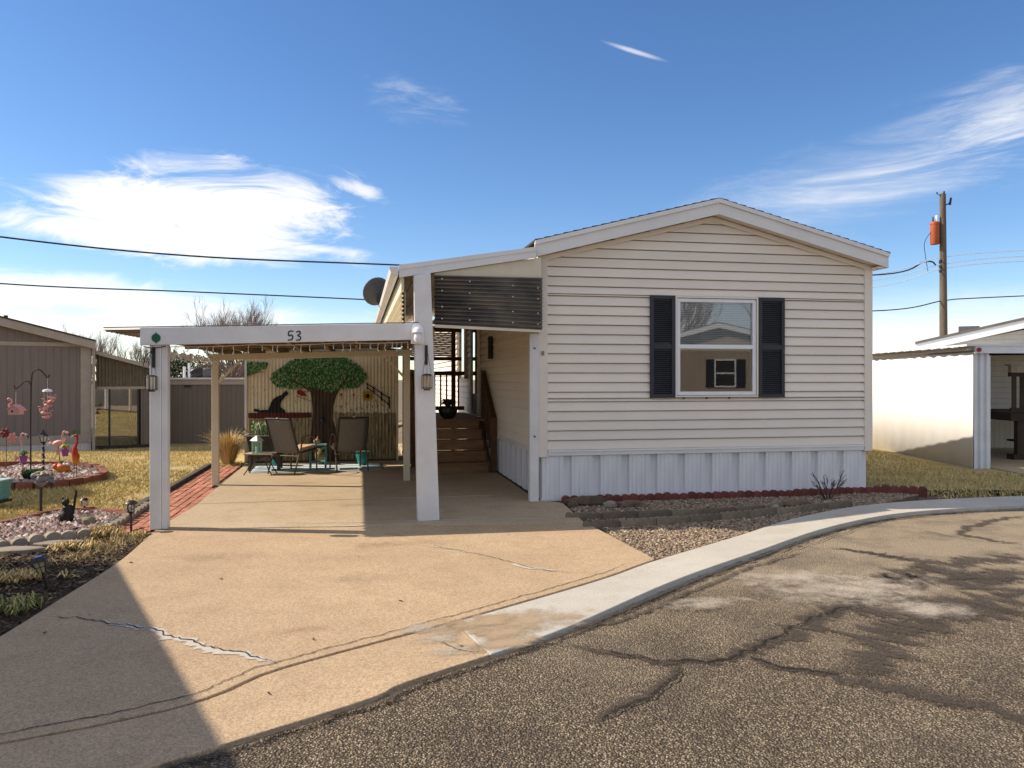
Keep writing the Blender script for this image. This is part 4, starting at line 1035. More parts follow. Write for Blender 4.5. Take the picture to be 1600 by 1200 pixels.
def ribmat(name, c, c2, sc=9, rough=.7, st_=(2.5,1,.6)):
    m = N(name); sp = m.new('ShaderNodeSeparateXYZ'); m.link(m.tc.outputs['Object'], sp.inputs[0])
    w = m.math('SINE', m.math('MULTIPLY', sp.outputs[0], 2*math.pi/.066))
    cc = m.mix(m.ramp(m.noise(sc, 6, .7, m.vec(st_)), [(.35, 0.0), (.66, 1.0)]), c, c2)
    m.bump(w, .5, .01); return m.fin(cc, rough, 0, .3)
M_TRUNK = ribmat('mural_trunk_paint', (.105,.062,.036,1), (.055,.034,.022,1))
M_CROWN = ribmat('mural_crown_paint', (.02,.12,.03,1), (.025,.05,.018,1), 16)
M_CATP = ribmat('mural_black_paint', (.012,.011,.012,1), (.02,.018,.018,1))
M_FENCEP = ribmat('mural_reed_paint', (.50,.40,.22,1), (.06,.045,.024,1), 9, .7, (4.5,1,.45))
M_REDP = ribmat('mural_dark_red_paint', (.13,.025,.014,1), (.075,.018,.012,1))
M_BRED = ribmat('mural_bright_red_paint', (.42,.02,.012,1), (.30,.015,.01,1))
M_YEL = ribmat('mural_yellow_paint', (.55,.33,.03,1), (.40,.22,.02,1))
mur('painted_reeds', cpx([(165,655),(725,650),(712,880),(700,1040),(165,1060)]), M_FENCEP, .001)
mur('painted_reeds', cpx([(925,595)]+[(940+k*24, 588+(k*37 % 23)) for k in range(23)]+[(1485,620),(1488,1022),(955,1045),(940,720)]), M_FENCEP, .001)
mur('painted_ledge', cpx([(160,602),(420,598),(725,598),(728,643),(400,652),(160,648)]), M_REDP, .005)
mur('painted_trunk', cpx([(690,360),(715,420),(728,480),(735,600),(725,740),(708,860),(690,1042),(975,1042),(955,860),(940,740),(915,660),(918,540),(945,450),(990,370),(1030,330),(1120,310),(1000,320),(940,350),(860,330),(760,340),(690,340),(600,325),(520,300),(600,350)]), M_TRUNK, .005)
mur('painted_crown', cpx([(365,300),(375,260),(420,215),(470,190),(530,150),(580,120),(700,112),(900,105),(1030,112),(1100,160),(1160,190),(1190,250),(1228,280),(1190,320),(1130,370),(1040,372),(960,385),(900,405),(800,385),(720,360),(640,360),(560,380),(500,372),(420,360),(375,335)]), M_CROWN, .009)
mur('painted_crown', cpx([(140,160),(330,155),(310,200),(250,230),(190,250),(150,268)]), M_CROWN, .009)
lf = MB(); CR_ = [mp(x, y) for x, y in cpx([(355,300),(375,250),(470,180),(580,112),(900,98),(1040,108),(1170,190),(1235,285),(1190,330),(1130,380),(1040,382),(900,415),(720,370),(560,392),(420,372)])]
CR2 = [mp(x, y) for x, y in cpx([(140,150),(340,150),(315,205),(190,258),(148,272)])]
for pl, cnt in ((CR_, 4200), (CR2, 420)):
    us, zs = [p[0] for p in pl], [p[1] for p in pl]; k = 0
    while k < cnt:
        u, z = random.uniform(min(us), max(us)), random.uniform(min(zs), max(zs))
        if not inside((u, z), pl): continue
        a = random.uniform(-.7,.7)+1.57; L = random.uniform(.012,.028); w = L*.42; ca, sa = math.cos(a), math.sin(a); y = VM-.0135
        lf.quad((u-ca*L,y,z-sa*L),(u+sa*w,y,z-ca*w),(u+ca*L,y,z+sa*L),(u-sa*w,y,z+ca*w)); k += 1
lf.build('painted_leaves', islands('mural_leaf_paint', [(0,(.015,.13,.03,1)),(.35,(.04,.24,.05,1)),(.55,(.09,.36,.09,1)),(.68,(.01,.03,.012,1)),(.80,(.42,.58,.26,1)),(1,(.75,.70,.48,1))]), shed, kind='stuff')
for pts, w in (([(700,400),(640,350),(560,320),(520,310)], 16), ([(940,420),(1000,340),(1060,260)], 12), ([(960,390),(1040,330),(1110,300)], 10), ([(725,500),(680,480),(620,462),(590,445)], 6), ([(715,410),(660,412),(620,430)], 6), ([(640,300),(560,240),(460,230)], 7), ([(150,266),(230,240),(290,232)], 6)):
    q = [mp(*p) for p in cpx(pts)]; m = MB(); rr = w*K/FPX*15*.5
    for a, b in zip(q, q[1:]):
        d = Vector((b[0]-a[0], b[1]-a[1])).normalized()*rr; m.vprism([(a[0]-d.y,a[1]+d.x),(a[0]+d.y,a[1]-d.x),(b[0]+d.y*.7,b[1]-d.x*.7),(b[0]-d.y*.7,b[1]+d.x*.7)], VM-.0165, VM-.014)
    m.build('painted_branch', M_TRUNK, shed)
mur('painted_cat', cpx([(205,575),(215,565),(245,568),(270,580),(300,572),(335,574),(350,545),(360,510),(390,470),(430,450),(458,440),(465,428),(490,410),(497,398),(505,412),(520,425),(512,440),(490,455),(470,480),(450,512),(445,545),(460,560),(485,575),(490,600),(260,600),(240,590),(215,588)]), M_CATP, .006)
mur('painted_bird', cpx([(592,412),(610,395),(625,390),(632,400),(655,412),(668,430),(685,455),(660,450),(630,448),(600,432)]), M_BRED, .006)
def circ(cx, cy, r, n=14): return [(cx+r*math.cos(2*math.pi*k/n), cy+r*math.sin(2*math.pi*k/n)) for k in range(n)]
mur('painted_petals', cpx([(1225+(58 if k % 2 else 36)*math.cos(k*math.pi/13), 450+(58 if k % 2 else 36)*math.sin(k*math.pi/13)) for k in range(26)]), M_YEL, .005)
mur('painted_sunflower_eye', cpx(circ(1225,450,20)), M_CATP, .009)
m = MB()
for pts, w in (([(1212,335),(1420,470)],9), ([(1218,372),(1422,530)],8), ([(1220,330),(1222,390)],9), ([(1278,365),(1280,430)],11), ([(1348,410),(1350,495)],11), ([(1418,455),(1420,565)],11)):
    q = [mp(*p) for p in cpx(pts)]; rr = w*K/FPX*15*.5
    d = Vector((q[1][0]-q[0][0], q[1][1]-q[0][1])).normalized()*rr
    m.vprism([(q[0][0]-d.y,q[0][1]+d.x),(q[0][0]+d.y,q[0][1]-d.x),(q[1][0]+d.y,q[1][1]-d.x),(q[1][0]-d.y,q[1][1]+d.x)], VM-.008, VM-.005)
m.build('painted_fence', M_CATP, shed)
m = MB()
for k in range(330):
    side = random.random()
    x = random.uniform(150,700) if side < .45 else random.uniform(940,1470); y = random.uniform(360,590)
    if side < .45 and 330 < x < 520 and y > 400: continue
    u, z = mp(*cpx([(x, y)])[0]); a = random.uniform(0,3.14); L = random.uniform(.006,.016)
    m.quad((u-L*math.cos(a),VM-.004,z-L*math.sin(a)),(u+L*.4*math.sin(a),VM-.004,z-L*.4*math.cos(a)),(u+L*math.cos(a),VM-.004,z+L*math.sin(a)),(u-L*.4*math.sin(a),VM-.004,z+L*.4*math.cos(a)))
m.build('painted_specks', islands('mural_specks', [(0,(.05,.06,.02,1)),(.5,(.12,.07,.03,1)),(.8,(.05,.03,.02,1)),(1,(.3,.06,.03,1))]), shed, kind='stuff')
for x, y in ((990,440),(990,545),(1100,440),(1300,490)):
    q = [mp(*p) for p in cpx([(x,y),(x+2,y+42)])]; m = MB().vprism([(q[0][0]-.004,q[0][1]),(q[0][0]+.004,q[0][1]),(q[1][0]+.004,q[1][1]),(q[1][0]-.004,q[1][1])], VM-.007, VM-.004)
    m.vprism([(q[0][0]+.022*math.cos(k),q[0][1]+.022*math.sin(k)) for k in range(6)], VM-.010, VM-.0072); m.build('painted_flower', M_BRED if x != 1300 else M_YEL, shed)
m = MB(); fl = [(1030+k*47, 480+(k*53 % 60)) for k in range(9)]
for x, y in fl:
    q = [mp(*p) for p in cpx([(x,y),(x+3,y+50),(x-14,y+22),(x+16,y+26)])]
    for b in (q[0], q[2], q[3]): m.tri((q[1][0]-.004,VM-.005,q[1][1]),(q[1][0]+.006,VM-.005,q[1][1]),(b[0],VM-.005,b[1]))
m.build('painted_stems', M_CATP, shed, kind='stuff')
# black wrought ornament hung on the painted trunk
u, z = HOME.plane(504, 657, SV0-.03)
t = fthing('wall_ornament', 'black iron ornament with a round lamp on the painted tree trunk', 'ornament', HOME, u, SV0-.03, z-.5)
m = MB(); m.tube([(u,SV0-.03,z-.42),(u,SV0-.03,z+.2)], .012, 6); m.vprism([(u-.012,z+.2),(u+.012,z+.2),(u+.03,z+.27),(u,z+.33),(u-.03,z+.27)], SV0-.04, SV0-.022); m.build('rod', M_BLACK, t)
MB().ell((u,SV0-.06,z), (.05,.04,.06), 12, 8).build('lamp', pm('blue_black_glass', (.015,.02,.03,1), (.03,.035,.05,1), 6, .15), t, smooth=True)
# ------------------------------------------------------------------ patio furniture
M_SLING = pm('taupe_sling_fabric', (.18,.163,.145,1), (.14,.126,.11,1), 30, .8, .3, 300)
M_SLINGDARK = pm('dark_sling_edge', (.028,.022,.02,1), (.04,.032,.028,1), 30, .6)
M_BRONZE = pm('bronze_tube', (.13,.095,.062,1), (.08,.055,.035,1), 8, .4, .05, 40)
M_CUSH = pm('orange_cream_cushion', (.62,.52,.38,1), (.50,.22,.08,1), 9, .85, .2, 80)
M_TEAL = pm('teal_paint', (.13,.36,.38,1), (.09,.26,.29,1), 9, .5, .1, 40)
M_TEALGLAZE = pm('teal_glaze', (.015,.16,.155,1), (.04,.28,.24,1), 6, .2, .05, 30)
def chair(p, rz, label, cushion):
    t = thing('patio_chair', label, 'chair', p, rz, 'sling patio chairs in front of the mural')
    w = .27                                        # faces +y
    for s_ in (-1, 1):
        x = s_*w
        f = MB().tube(cat([(x,.26,.0),(x,.25,.30),(x,.22,.52),(x,.12,.62),(x,-.05,.63),(x,-.18,.60)], 5), .013, 8); f.build('arm', M_BRONZE, t, smooth=True)
        MB().tube(cat([(x,-.36,0),(x,-.27,.22),(x,-.17,.46),(x,-.18,.60)], 5), .014, 8).build('leg', M_BRONZE, t, smooth=True)
        MB().tube([(x,.26,0),(x,.25,.30)], .0135, 8).build('leg', M_BRONZE, t, smooth=True)
        MB().tube(cat([(x*.94,.27,.40),(x*.94,.0,.37),(x*.94,-.19,.36),(x*.94,-.25,.44),(x*.94,-.36,.72),(x*.94,-.44,.93)], 5), .015, 8).build('side_rail', M_SLINGDARK, t, smooth=True)
    MB().tube([(-w*.94,-.44,.93),(w*.94,-.44,.93)], .017, 8).build('top_rail', M_SLINGDARK, t, smooth=True)
    MB().tube([(-w,.25,.36),(w,.25,.36)], .012, 8).build('cross_bar', M_BRONZE, t)
    MB().tube([(-w,-.24,.30),(w,-.24,.30)], .012, 8).build('cross_bar', M_BRONZE, t)
    pr = cat([(.27,.40),(.0,.355),(-.19,.35),(-.255,.44),(-.36,.72),(-.437,.92)], 5); m = MB(); nc = 6
    for y, z in pr:
        for k in range(nc+1):
            q = k/nc*2-1; sag = -.018*(1-q*q); m.v.append((q*(w*.94-.012), y+sag*.6, z+sag*.6))
    for i in range(len(pr)-1):
        for k in range(nc): a = i*(nc+1)+k; m.f.append((a, a+1, a+nc+2, a+nc+1))
    sl_ = m.build('sling', M_SLING, t, smooth=True); sl_.modifiers.new('t', 'SOLIDIFY').thickness = .006
    MB().obox((0,-.455,.945), (.03,.012,.012)).build('hang_tag', M_VINYLWHITE, t)
    if cushion: MB().obox((.0,.08,.415), (.46,.34,.07), (R(5),0,0)).build('cushion', M_CUSH, t, bevel=.02)
    return t
def facing(d): return R(d)
a = G(418,741); b = G(460,742); c = G(528,739); d = G(574,735)
rz1, rz2 = R(-22), R(24)
def back_to(p, q, rz):
    mid = (p+q)/2; off = Matrix.Rotation(rz, 3, 'Z') @ Vector((0,.36,0)); return (mid.x+off.x, mid.y+off.y, .003)
chair(back_to(a, b, rz1), rz1, 'taupe sling chair left of the small teal table, turned to the right', True)
chair(back_to(c, d, rz2), rz2, 'taupe sling chair right of the small teal table, turned to the left', True)
# outdoor rug
def rugmat():
    m = N('blue_striped_rug'); sp_ = m.new('ShaderNodeSeparateXYZ'); m.link(m.tc.outputs['Object'], sp_.inputs[0])
    f = m.math('FRACT', m.math('MULTIPLY', m.math('ADD', sp_.outputs[1], m.math('MULTIPLY', m.noise(6, 2), .02)), 3.2))
    c_ = m.ramp(f, [(0, (.62,.64,.62,1)), (.30, (.60,.63,.62,1)), (.34, (.30,.45,.52,1)), (.62, (.36,.50,.56,1)), (.66, (.07,.09,.10,1)), (.80, (.06,.08,.09,1)), (.84, (.6,.62,.6,1))])
    m.bump(m.noise(160, 3), .4, .004); return m.fin(c_, .95, 0, .1)
r0 = fthing('outdoor_rug', 'blue and white striped outdoor rug under the two chairs', 'rug', HOME, -3.1, 4.4, .003)
m = MB(); nx_, ny_ = 30, 14
for j in range(ny_+1):
    for i in range(nx_+1):
        u, v_ = -4.18+2.25*i/nx_, 3.85+1.15*j/ny_; m.v.append((u, v_, .010+.012*max(0, mnoise.noise(Vector((u*2.4, v_*3.1, 1))))*(1.0 if j < 4 else .3)))
for j in range(ny_):
    for i in range(nx_): q = j*(nx_+1)+i; m.f.append((q, q+1, q+nx_+2, q+nx_+1))
rg = m.build('woven_mat', rugmat(), r0, smooth=True); rg.modifiers.new('t', 'SOLIDIFY').thickness = .005
# small teal table with a pumpkin ornament
p = G(497,733); t = thing('side_table', 'small teal painted square side table between the chairs', 'table', (p.x, p.y, .012), R(11))
H_ = .43
MB().box(-.15,.15,-.15,.15,H_-.02,H_).build('top', M_TEAL, t, bevel=.006)
for x in (-1, 1):
    for y in (-1, 1): MB().tube(cat([(x*.125,y*.125,H_-.02),(x*.135,y*.135,H_*.7),(x*.13,y*.13,0)], 4), .014, 8).build('leg', M_TEAL, t, smooth=True)
MB().box(-.125,.125,-.125,.125,.12,.132).build('shelf', M_TEAL, t)
t = thing('pumpkin_ornament', 'small pinkish pumpkin ornament on the teal side table', 'ornament', (p.x-.02, p.y, .012+H_))
m = MB(); n = 40
for i in range(9):
    th = math.pi*i/8
    for k in range(n):
        a = 2*math.pi*k/n; rr = .062*math.sin(th)*(1-.10*abs(math.sin(a*4))); m.v.append((rr*math.cos(a), rr*math.sin(a), .05-.05*math.cos(th)))
for i in range(8):
    for k in range(n): a, b = i*n+k, i*n+(k+1)%n; m.f.append((a, b, b+n, a+n))
m.build('body', pm('pink_ceramic', (.50,.24,.17,1), (.60,.40,.30,1), 12, .45), t, smooth=True)
MB().tube(cat([(0,0,.09),(.008,0,.115),(.022,0,.135)], 4), [.012]+[.010]*7+[.006], 6).build('stem', pm('cream_stem', (.55,.42,.28,1)), t)
# dark raised planter with flowers
p = G(397,741); t = thing('raised_planter', 'dark tall resin planter box with legs beside the left chair', 'planter', (p.x+.0, p.y+.62, .003), R(11))
M_DPLAST = pm('dark_brown_resin', (.02,.016,.016,1), (.035,.028,.026,1), 8, .4, .1, 40)
m = MB(); m.hexa([(-.24,-.17,.28),(.24,-.17,.28),(.24,.17,.28),(-.24,.17,.28),(-.30,-.22,.60),(.30,-.22,.60),(.30,.22,.60),(-.30,.22,.60)]); bx_ = m.build('box', M_DPLAST, t, bevel=.01)
frame_ = MB().box(-.33,.33,-.25,-.205,.60,.625).box(-.33,.33,.205,.25,.60,.625).box(-.33,-.29,-.205,.205,.60,.625).box(.29,.33,-.205,.205,.60,.625).build('rim', pm('weathered_rim', (.30,.25,.19,1)), t, bevel=.006)
for x in (-1, 1):
    for y in (-1, 1): MB().box(x*.24-.03, x*.24+.03, y*.17-.03, y*.17+.03, 0, .30).build('leg', M_DPLAST, t, bevel=.006)
MB().vprism([(-.21,.28),(-.21,.10),(-.15,.20),(0,.24),(.15,.20),(.21,.10),(.21,.28)], -.19, -.17).build('apron', M_DPLAST, t)
MB().box(-.28,.28,-.2,.2,.56,.59).build('soil', M_SOIL, t)
MB().tube(cat([(-.33,-.1,.60),(-.40,-.1,.66),(-.36,-.1,.74),(-.30,-.1,.68)], 5), .008, 6).build('handle', M_BRONZE, t)
m = MB(); 
for k in range(70): plant_leaves(m, (random.uniform(-.2,.2), random.uniform(-.15,.15), .58), 3, .12, .27, .010, .25)
m.build('foliage', islands('pale_green_leaf', [(0,(.10,.24,.06,1)),(.4,(.18,.32,.12,1)),(.7,(.45,.52,.34,1)),(1,(.62,.62,.52,1))]), t)
# metal side table with mint lantern
p = G(407,741); pt = (p.x, p.y, .003); t = thing('bistro_table', 'low tan metal side table with curved legs in front of the planter', 'table', pt, R(0))
MB().box(-.24,.24,-.16,.16,.335,.355).build('top', pm('tan_table_top', (.42,.36,.27,1)), t, bevel=.006)
for x in (-1, 1):
    for y in (-1, 1): MB().tube(cat([(x*.14,y*.12,.335),(x*.13,y*.12,.22),(x*.17,y*.13,.10),(x*.235,y*.14,0)], 5), .010, 8).build('leg', M_BROWNMETAL, t, smooth=True)
M_MINT = pm('mint_metal', (.34,.55,.42,1), (.26,.46,.35,1), 10, .5)
t = thing('garden_lantern', 'mint green pierced metal lantern on the low tan table', 'lantern', (p.x-.06, p.y, .359), R(20))
m = MB()
for x in (-1, 1):
    for y in (-1, 1): m.box(x*.07-.009, x*.07+.009, y*.07-.009, y*.07+.009, 0, .20)
m.box(-.08,.08,-.08,.08,0,.012).box(-.08,.08,-.08,.08,.19,.205); m.build('frame', M_MINT, t)
m = MB()
for f in range(4):
    q = R(90*f); cs, sn = math.cos(q), math.sin(q)
    for k in range(5):
        for sg_ in (1, -1):
            a = (-.065, .02+k*.036); b = (.065, .02+k*.036+.05)
            if sg_ < 0: a, b = (.065, a[1]), (-.065, b[1])
            m.beam((a[0]*cs-.07*-sn, a[0]*sn-.07*cs, min(.19, a[1])), (b[0]*cs-.07*-sn, b[0]*sn-.07*cs, min(.19, b[1])), .006, .008)
m.build('lattice', M_MINT, t, kind='stuff')
MB().lathe([(.115,.205),(.07,.25),(.02,.285),(.001,.29)], 4, (0,0,0)).build('roof', pm('white_lantern_roof', (.75,.78,.74,1)), t)
MB().tube([(0,0,0.012),(0,0,.11)], .025, 10).build('candle', M_VINYLWHITE, t)
# teal pots
def pot(px, label, leaves, r=.12, h=.25, grp=None):
    p = G(*px); t = thing('plant_pot', label, 'plant pot', (p.x, p.y, .018), 0, grp)
    MB().lathe([(r*.6,0),(r*.75,h*.25),(r*1.0,h*.75),(r*.95,h*.9),(r*1.08,h),(r*.98,h),(r*.9,h*.9)], 20, (0,0,0)).build('pot', M_TEALGLAZE, t, smooth=True)
    MB().lathe([(.001,h*.88),(r*.9,h*.88)], 14).build('soil', M_SOIL, t)
    m = MB(); plant_leaves(m, (0,0,h*.85), leaves, r*1.2, .09, .010, .7); m.build('foliage', islands('dry_leaf', [(0,(.3,.28,.18,1)),(.5,(.15,.2,.08,1)),(1,(.5,.45,.32,1))]), t)
pot((433,728), 'glossy teal pot with trailing plant behind the left chair', 60, .135, .26)
pot((566,727), 'glossy teal pot with thin plant behind the right chair', 30, .12, .24)
p = G(500,727); t = thing('plant_pot', 'brown striped pot with drooping vine behind the teal table', 'plant pot', (p.x, p.y+.1, .018))
MB().lathe([(.07,0),(.11,.1),(.12,.18),(.10,.22)], 18).build('pot', pm('striped_pot', (.10,.05,.03,1), (.20,.19,.06,1), 7, .5, stretch=(.3,.3,4)), t, smooth=True)
m = MB(); plant_leaves(m, (0,0,.2), 60, .16, .10, .012, .9); m.build('foliage', islands('vine_leaf', [(0,(.06,.09,.03,1)),(1,(.2,.15,.07,1))]), t)
# dry ornamental grass clump
p = G(356,727); t = thing('ornamental_grass', 'tall golden dry grass clump at the corner of the patio', 'ornamental grass', (p.x-.05, p.y+.15, -.03))
m = MB()
for k in range(900):
    a = random.uniform(0,6.28); r_ = random.uniform(0,.10); L = random.uniform(.25,.78); sp_ = random.uniform(.05,.75)*L
    p0 = Vector((r_*math.cos(a), r_*math.sin(a), 0)); p1 = p0+Vector((math.cos(a)*sp_*.5, math.sin(a)*sp_*.5, L*.7)); p2 = p0+Vector((math.cos(a)*sp_*1.2, math.sin(a)*sp_*1.2, L*random.uniform(.75,1)))
    s_ = Vector((-math.sin(a), math.cos(a), 0))*.005; m.quad(p0-s_, p0+s_, p1+s_, p1-s_); m.tri(p1-s_, p1+s_, p2)
m.build('blades', M_STRAW, t, kind='stuff')
m = MB()
for k in range(400):
    a = random.uniform(0,6.28); r_ = random.uniform(.05,.34); m.obox((r_*math.cos(a), r_*math.sin(a), random.uniform(.01,.06)), (random.uniform(.05,.16),.006,.004), (random.uniform(-.4,.4),random.uniform(-.4,.4),random.uniform(0,3)))
m.build('fallen_blades', M_STRAW, t, kind='stuff')

# ------------------------------------------------------------------ edging, bricks and stones
# brick path beside the driveway: separate bricks
path = structure(MB().prism(PATH, -.2, -.022).build('brick_path', pm('path_sand', (.22,.13,.08,1), (.15,.09,.06,1), 12, .95)))
bm_ = MB().box(-.098,.098,-.047,.047,-.05,.0); b0 = None
for iv in range(32):
    for iu in range(6):
        u, v_ = -4.935+iu*.100+.005, -1.0+iv*.203+(.1 if iu % 2 else 0); p = HOME.w(u, v_)
        if not inside((p.x, p.y), PATH) or v_ > 5.1: continue
        z = random.uniform(-.006,.004); rot = (random.uniform(-.02,.02), random.uniform(-.02,.02), HOME.a+R(90)+random.uniform(-.02,.02))
        if b0 is None: b0 = bm_.build('brick', M_BRICK, path, bevel=.006); b0.location = (p.x, p.y, z); b0.rotation_euler = rot
        else: q = piece(b0, 'brick', (p.x, p.y, z), rot, path); bv = q.modifiers.new('bevel','BEVEL'); bv.width = .006; bv.segments = 1
for px_ in ((200,828),(222,829),(188,830),(212,823),(196,822),(231,826),(180,827)):
    p = G(*px_); piece(b0, 'brick', (p.x, p.y, -.004), (0,0,HOME.a+R(90)+random.uniform(-.1,.1)), path)
# dark timber along the lawn side of the path
e = fthing('timber_edging', 'dark timber edging between the lawn and the brick path', 'edging', HOME, -5.03, 2.0)
for k in range(3): MB().box(-5.08,-4.99,-1.3+k*2.15,.83+k*2.15,-.1,.055).build('timber', M_TIE, e, bevel=.012)
def along(pts, step):
    out = []; d = 0
    for a, b in zip(pts, pts[1:]):
        L = math.dist(a, b); t = (step-d) if d else 0
        while t <= L:
            out.append((a[0]+(b[0]-a[0])*t/L, a[1]+(b[1]-a[1])*t/L, math.atan2(b[1]-a[1], b[0]-a[0]))); t += step
        d = L-(t-step)
    return out
def edging(name, label, pts, step, src_mb, mat, zlo, jz=.006, jr=.05, catg='edging'):
    q = along(dense(cat(pts, 8), .05), step); root = thing(name, label, catg, (q[0][0], q[0][1], 0))
    b = None
    for x, y, a in q:
        loc = (x-q[0][0], y-q[0][1], zlo+random.uniform(-jz,jz)); rot = (random.uniform(-jr,jr), random.uniform(-jr,jr), a+random.uniform(-jr,jr))
        if b is None: b = src_mb.build('edging_block', mat, root, bevel=.006); b.location = loc; b.rotation_euler = rot
        else: piece(b, 'edging_block', loc, rot, root)
    return root
# red scalloped blocks against the skirting
def scallop(w, h, d, nsc):
    top = []
    for s_ in range(nsc):
        for k in range(7):
            a = math.pi*(1-k/6); top.append((-w/2+w/nsc*(s_+.5)+w/nsc*.5*math.cos(a)*.98, h-.5*w/nsc*.55+.5*w/nsc*.75*math.sin(a)))
    return MB().vprism([(-w/2,-.08)]+top+[(w/2,-.08)], -d/2, d/2)
ru0 = HOME.g(884,786)[0]
edging('scalloped_edging', 'row of dark red round topped edging blocks along the white skirting', [wl2(.30,-.16), wl2(1.2,-.13), wl2(2.6,-.13), wl2(3.5,-.17), wl2(4.3,-.12), wl2(4.87,-.06)], .118, scallop(.116,.060,.06,1), M_REDBLOCK, .0, .01, .06)
edging('scalloped_edging', 'short row of dark red edging blocks past the right corner of the home', [wl2(4.9,-.08), wl2(5.25,-.22), wl2(5.48,-.42)], .118, scallop(.116,.060,.06,1), M_REDBLOCK, .02, .01, .06)
edging('scalloped_edging', 'upper row of grey scalloped edging in the gravel bed before the skirting', gp([(912,808),(1000,806),(1100,801),(1180,797),(1222,790)]), .425, scallop(.42,.052,.05,5), M_GREYBLOCK, .0, .006, .03)
edging('scalloped_edging', 'lower row of grey scalloped edging in the gravel bed before the skirting', gp([(940,821),(1020,817),(1120,810),(1220,800),(1300,792),(1335,789)]), .425, scallop(.42,.052,.05,5), M_GREYBLOCK, .0, .006, .03)
edging('brick_edging', 'red brick rim around the far round garden bed', gp([(-120,752),(-60,759),(20,763),(70,761),(125,755),(163,745),(152,734),(110,729),(40,728),(-60,730)]), .225, MB().box(-.11,.11,-.045,.045,-.06,.085), pm('brown_red_brick', (.24,.085,.05,1), (.16,.06,.04,1), 9, .85, .4, 50, rnd=.25), .0, .008, .03)
edging('brick_edging', 'red brick rim on the lawn side of the near garden bed', gp([(-120,838),(0,822),(60,809),(110,801),(175,804),(196,811)]), .225, MB().box(-.11,.11,-.045,.045,-.06,.06), bpy.data.materials['brown_red_brick'], .0, .008, .03)
edging('scalloped_edging', 'grey scalloped stone rim on the mulch side of the near garden bed', gp([(-100,870),(-30,859),(40,849),(100,840),(163,832),(200,812),(236,790)]), .30, scallop(.295,.055,.075,2), M_STONE2, .0, .01, .05)
# loose stones
for i, (px_, r_, lab) in enumerate((((918,786), (.30,.12,.085), 'long flat brown boulder lying against the red edging'), ((952,790), (.09,.06,.05), 'small cream stone in front of the flat brown boulder'), ((985,789), (.18,.09,.05), 'mossy brown stone right of the flat brown boulder'), ((895,790), (.07,.06,.06), 'dark brown stone at the corner of the concrete and the gravel'), ((1212,797), (.06,.05,.06), 'square tan stone between the grey edging rows'), ((1245,789), (.20,.09,.06), 'reddish stone pile at the foot of the bare shrub'))):
    p = G(*px_); m = MB(); n, k_ = 14, 8
    for a in range(k_+1):
        th = math.pi*a/k_
        for b in range(n):
            ph = 2*math.pi*b/n; d_ = Vector((math.sin(th)*math.cos(ph), math.sin(th)*math.sin(ph), -math.cos(th)))
            j = 1+.28*mnoise.noise(d_*1.7+Vector((i*3.1,0,0))); m.v.append((d_.x*r_[0]*j, d_.y*r_[1]*j, max(-.03, d_.z*r_[2]*j)))
    for a in range(k_):
        for b in range(n): q, w = a*n+b, a*n+(b+1)%n; m.f.append((q, w, w+n, q+n))
    o = m.build('stone', M_STONE2 if i in (1, 4) else M_STONE, smooth=True); o.location = (p.x, p.y, .01); o.rotation_euler = (0,0,R(8)); tag(o, lab, 'stone')
for i, (px_, r_, lab) in enumerate((((95,851), (.22,.10,.03), 'pale flat stone lying in the mulch below the grey rim'), ((20,862), (.26,.12,.03), 'long pale flat stone at the left edge of the mulch'))):
    p = G(*px_); m = MB(); m.prism([(r_[0]*math.cos(k*.57)*(1+.15*math.sin(k*2.3+i)), r_[1]*math.sin(k*.57)*(1+.15*math.cos(k*1.7+i))) for k in range(11)], -.03, r_[2])
    o = m.build('stone', M_STONE2, bevel=.01); o.location = (p.x, p.y, 0); o.rotation_euler = (0,0,R(12)); tag(o, lab, 'stone')
# bare shrub before the skirting
def twigs(m, p, d, L, r, lvl, spread=.5, split=3, up=.15, sides=5, taper=.7):
    q = p+d*L*.5+Vector((random.uniform(-1,1),random.uniform(-1,1),random.uniform(-1,1)))*L*.06; e_ = p+d*L
    m.tube([p, q, e_], [r, r*.85, r*taper], sides, caps=False)
    if lvl == 0: return
    for k in range(split if lvl > 1 else split+1):
        nd = (d+Vector((random.uniform(-1,1),random.uniform(-1,1),random.uniform(-.6,.9)))*spread+Vector((0,0,up))).normalized()
        s0 = e_ if k == 0 else p+d*L*random.uniform(.45,1); twigs(m, s0, nd, L*random.uniform(.6,.85), r*taper*.8, lvl-1, spread, split, up, sides, taper)
p = HOME.w(*HOME.g(1292,777)); t = thing('bare_shrub', 'small leafless shrub standing before the white skirting', 'shrub', (p.x, p.y-.02, -.03))
m = MB()
for k in range(9):
    a = k*.7; d_ = Vector((math.cos(a)*.7, math.sin(a)*.35, 1.1)).normalized(); twigs(m, Vector((math.cos(a)*.03,math.sin(a)*.03,0)), d_, random.uniform(.13,.2), .008, 2, .35, 2, .1, 5, .8)
m.build('stems', pm('purple_brown_bark', (.045,.032,.032,1), (.08,.055,.045,1), 12, .8), t)

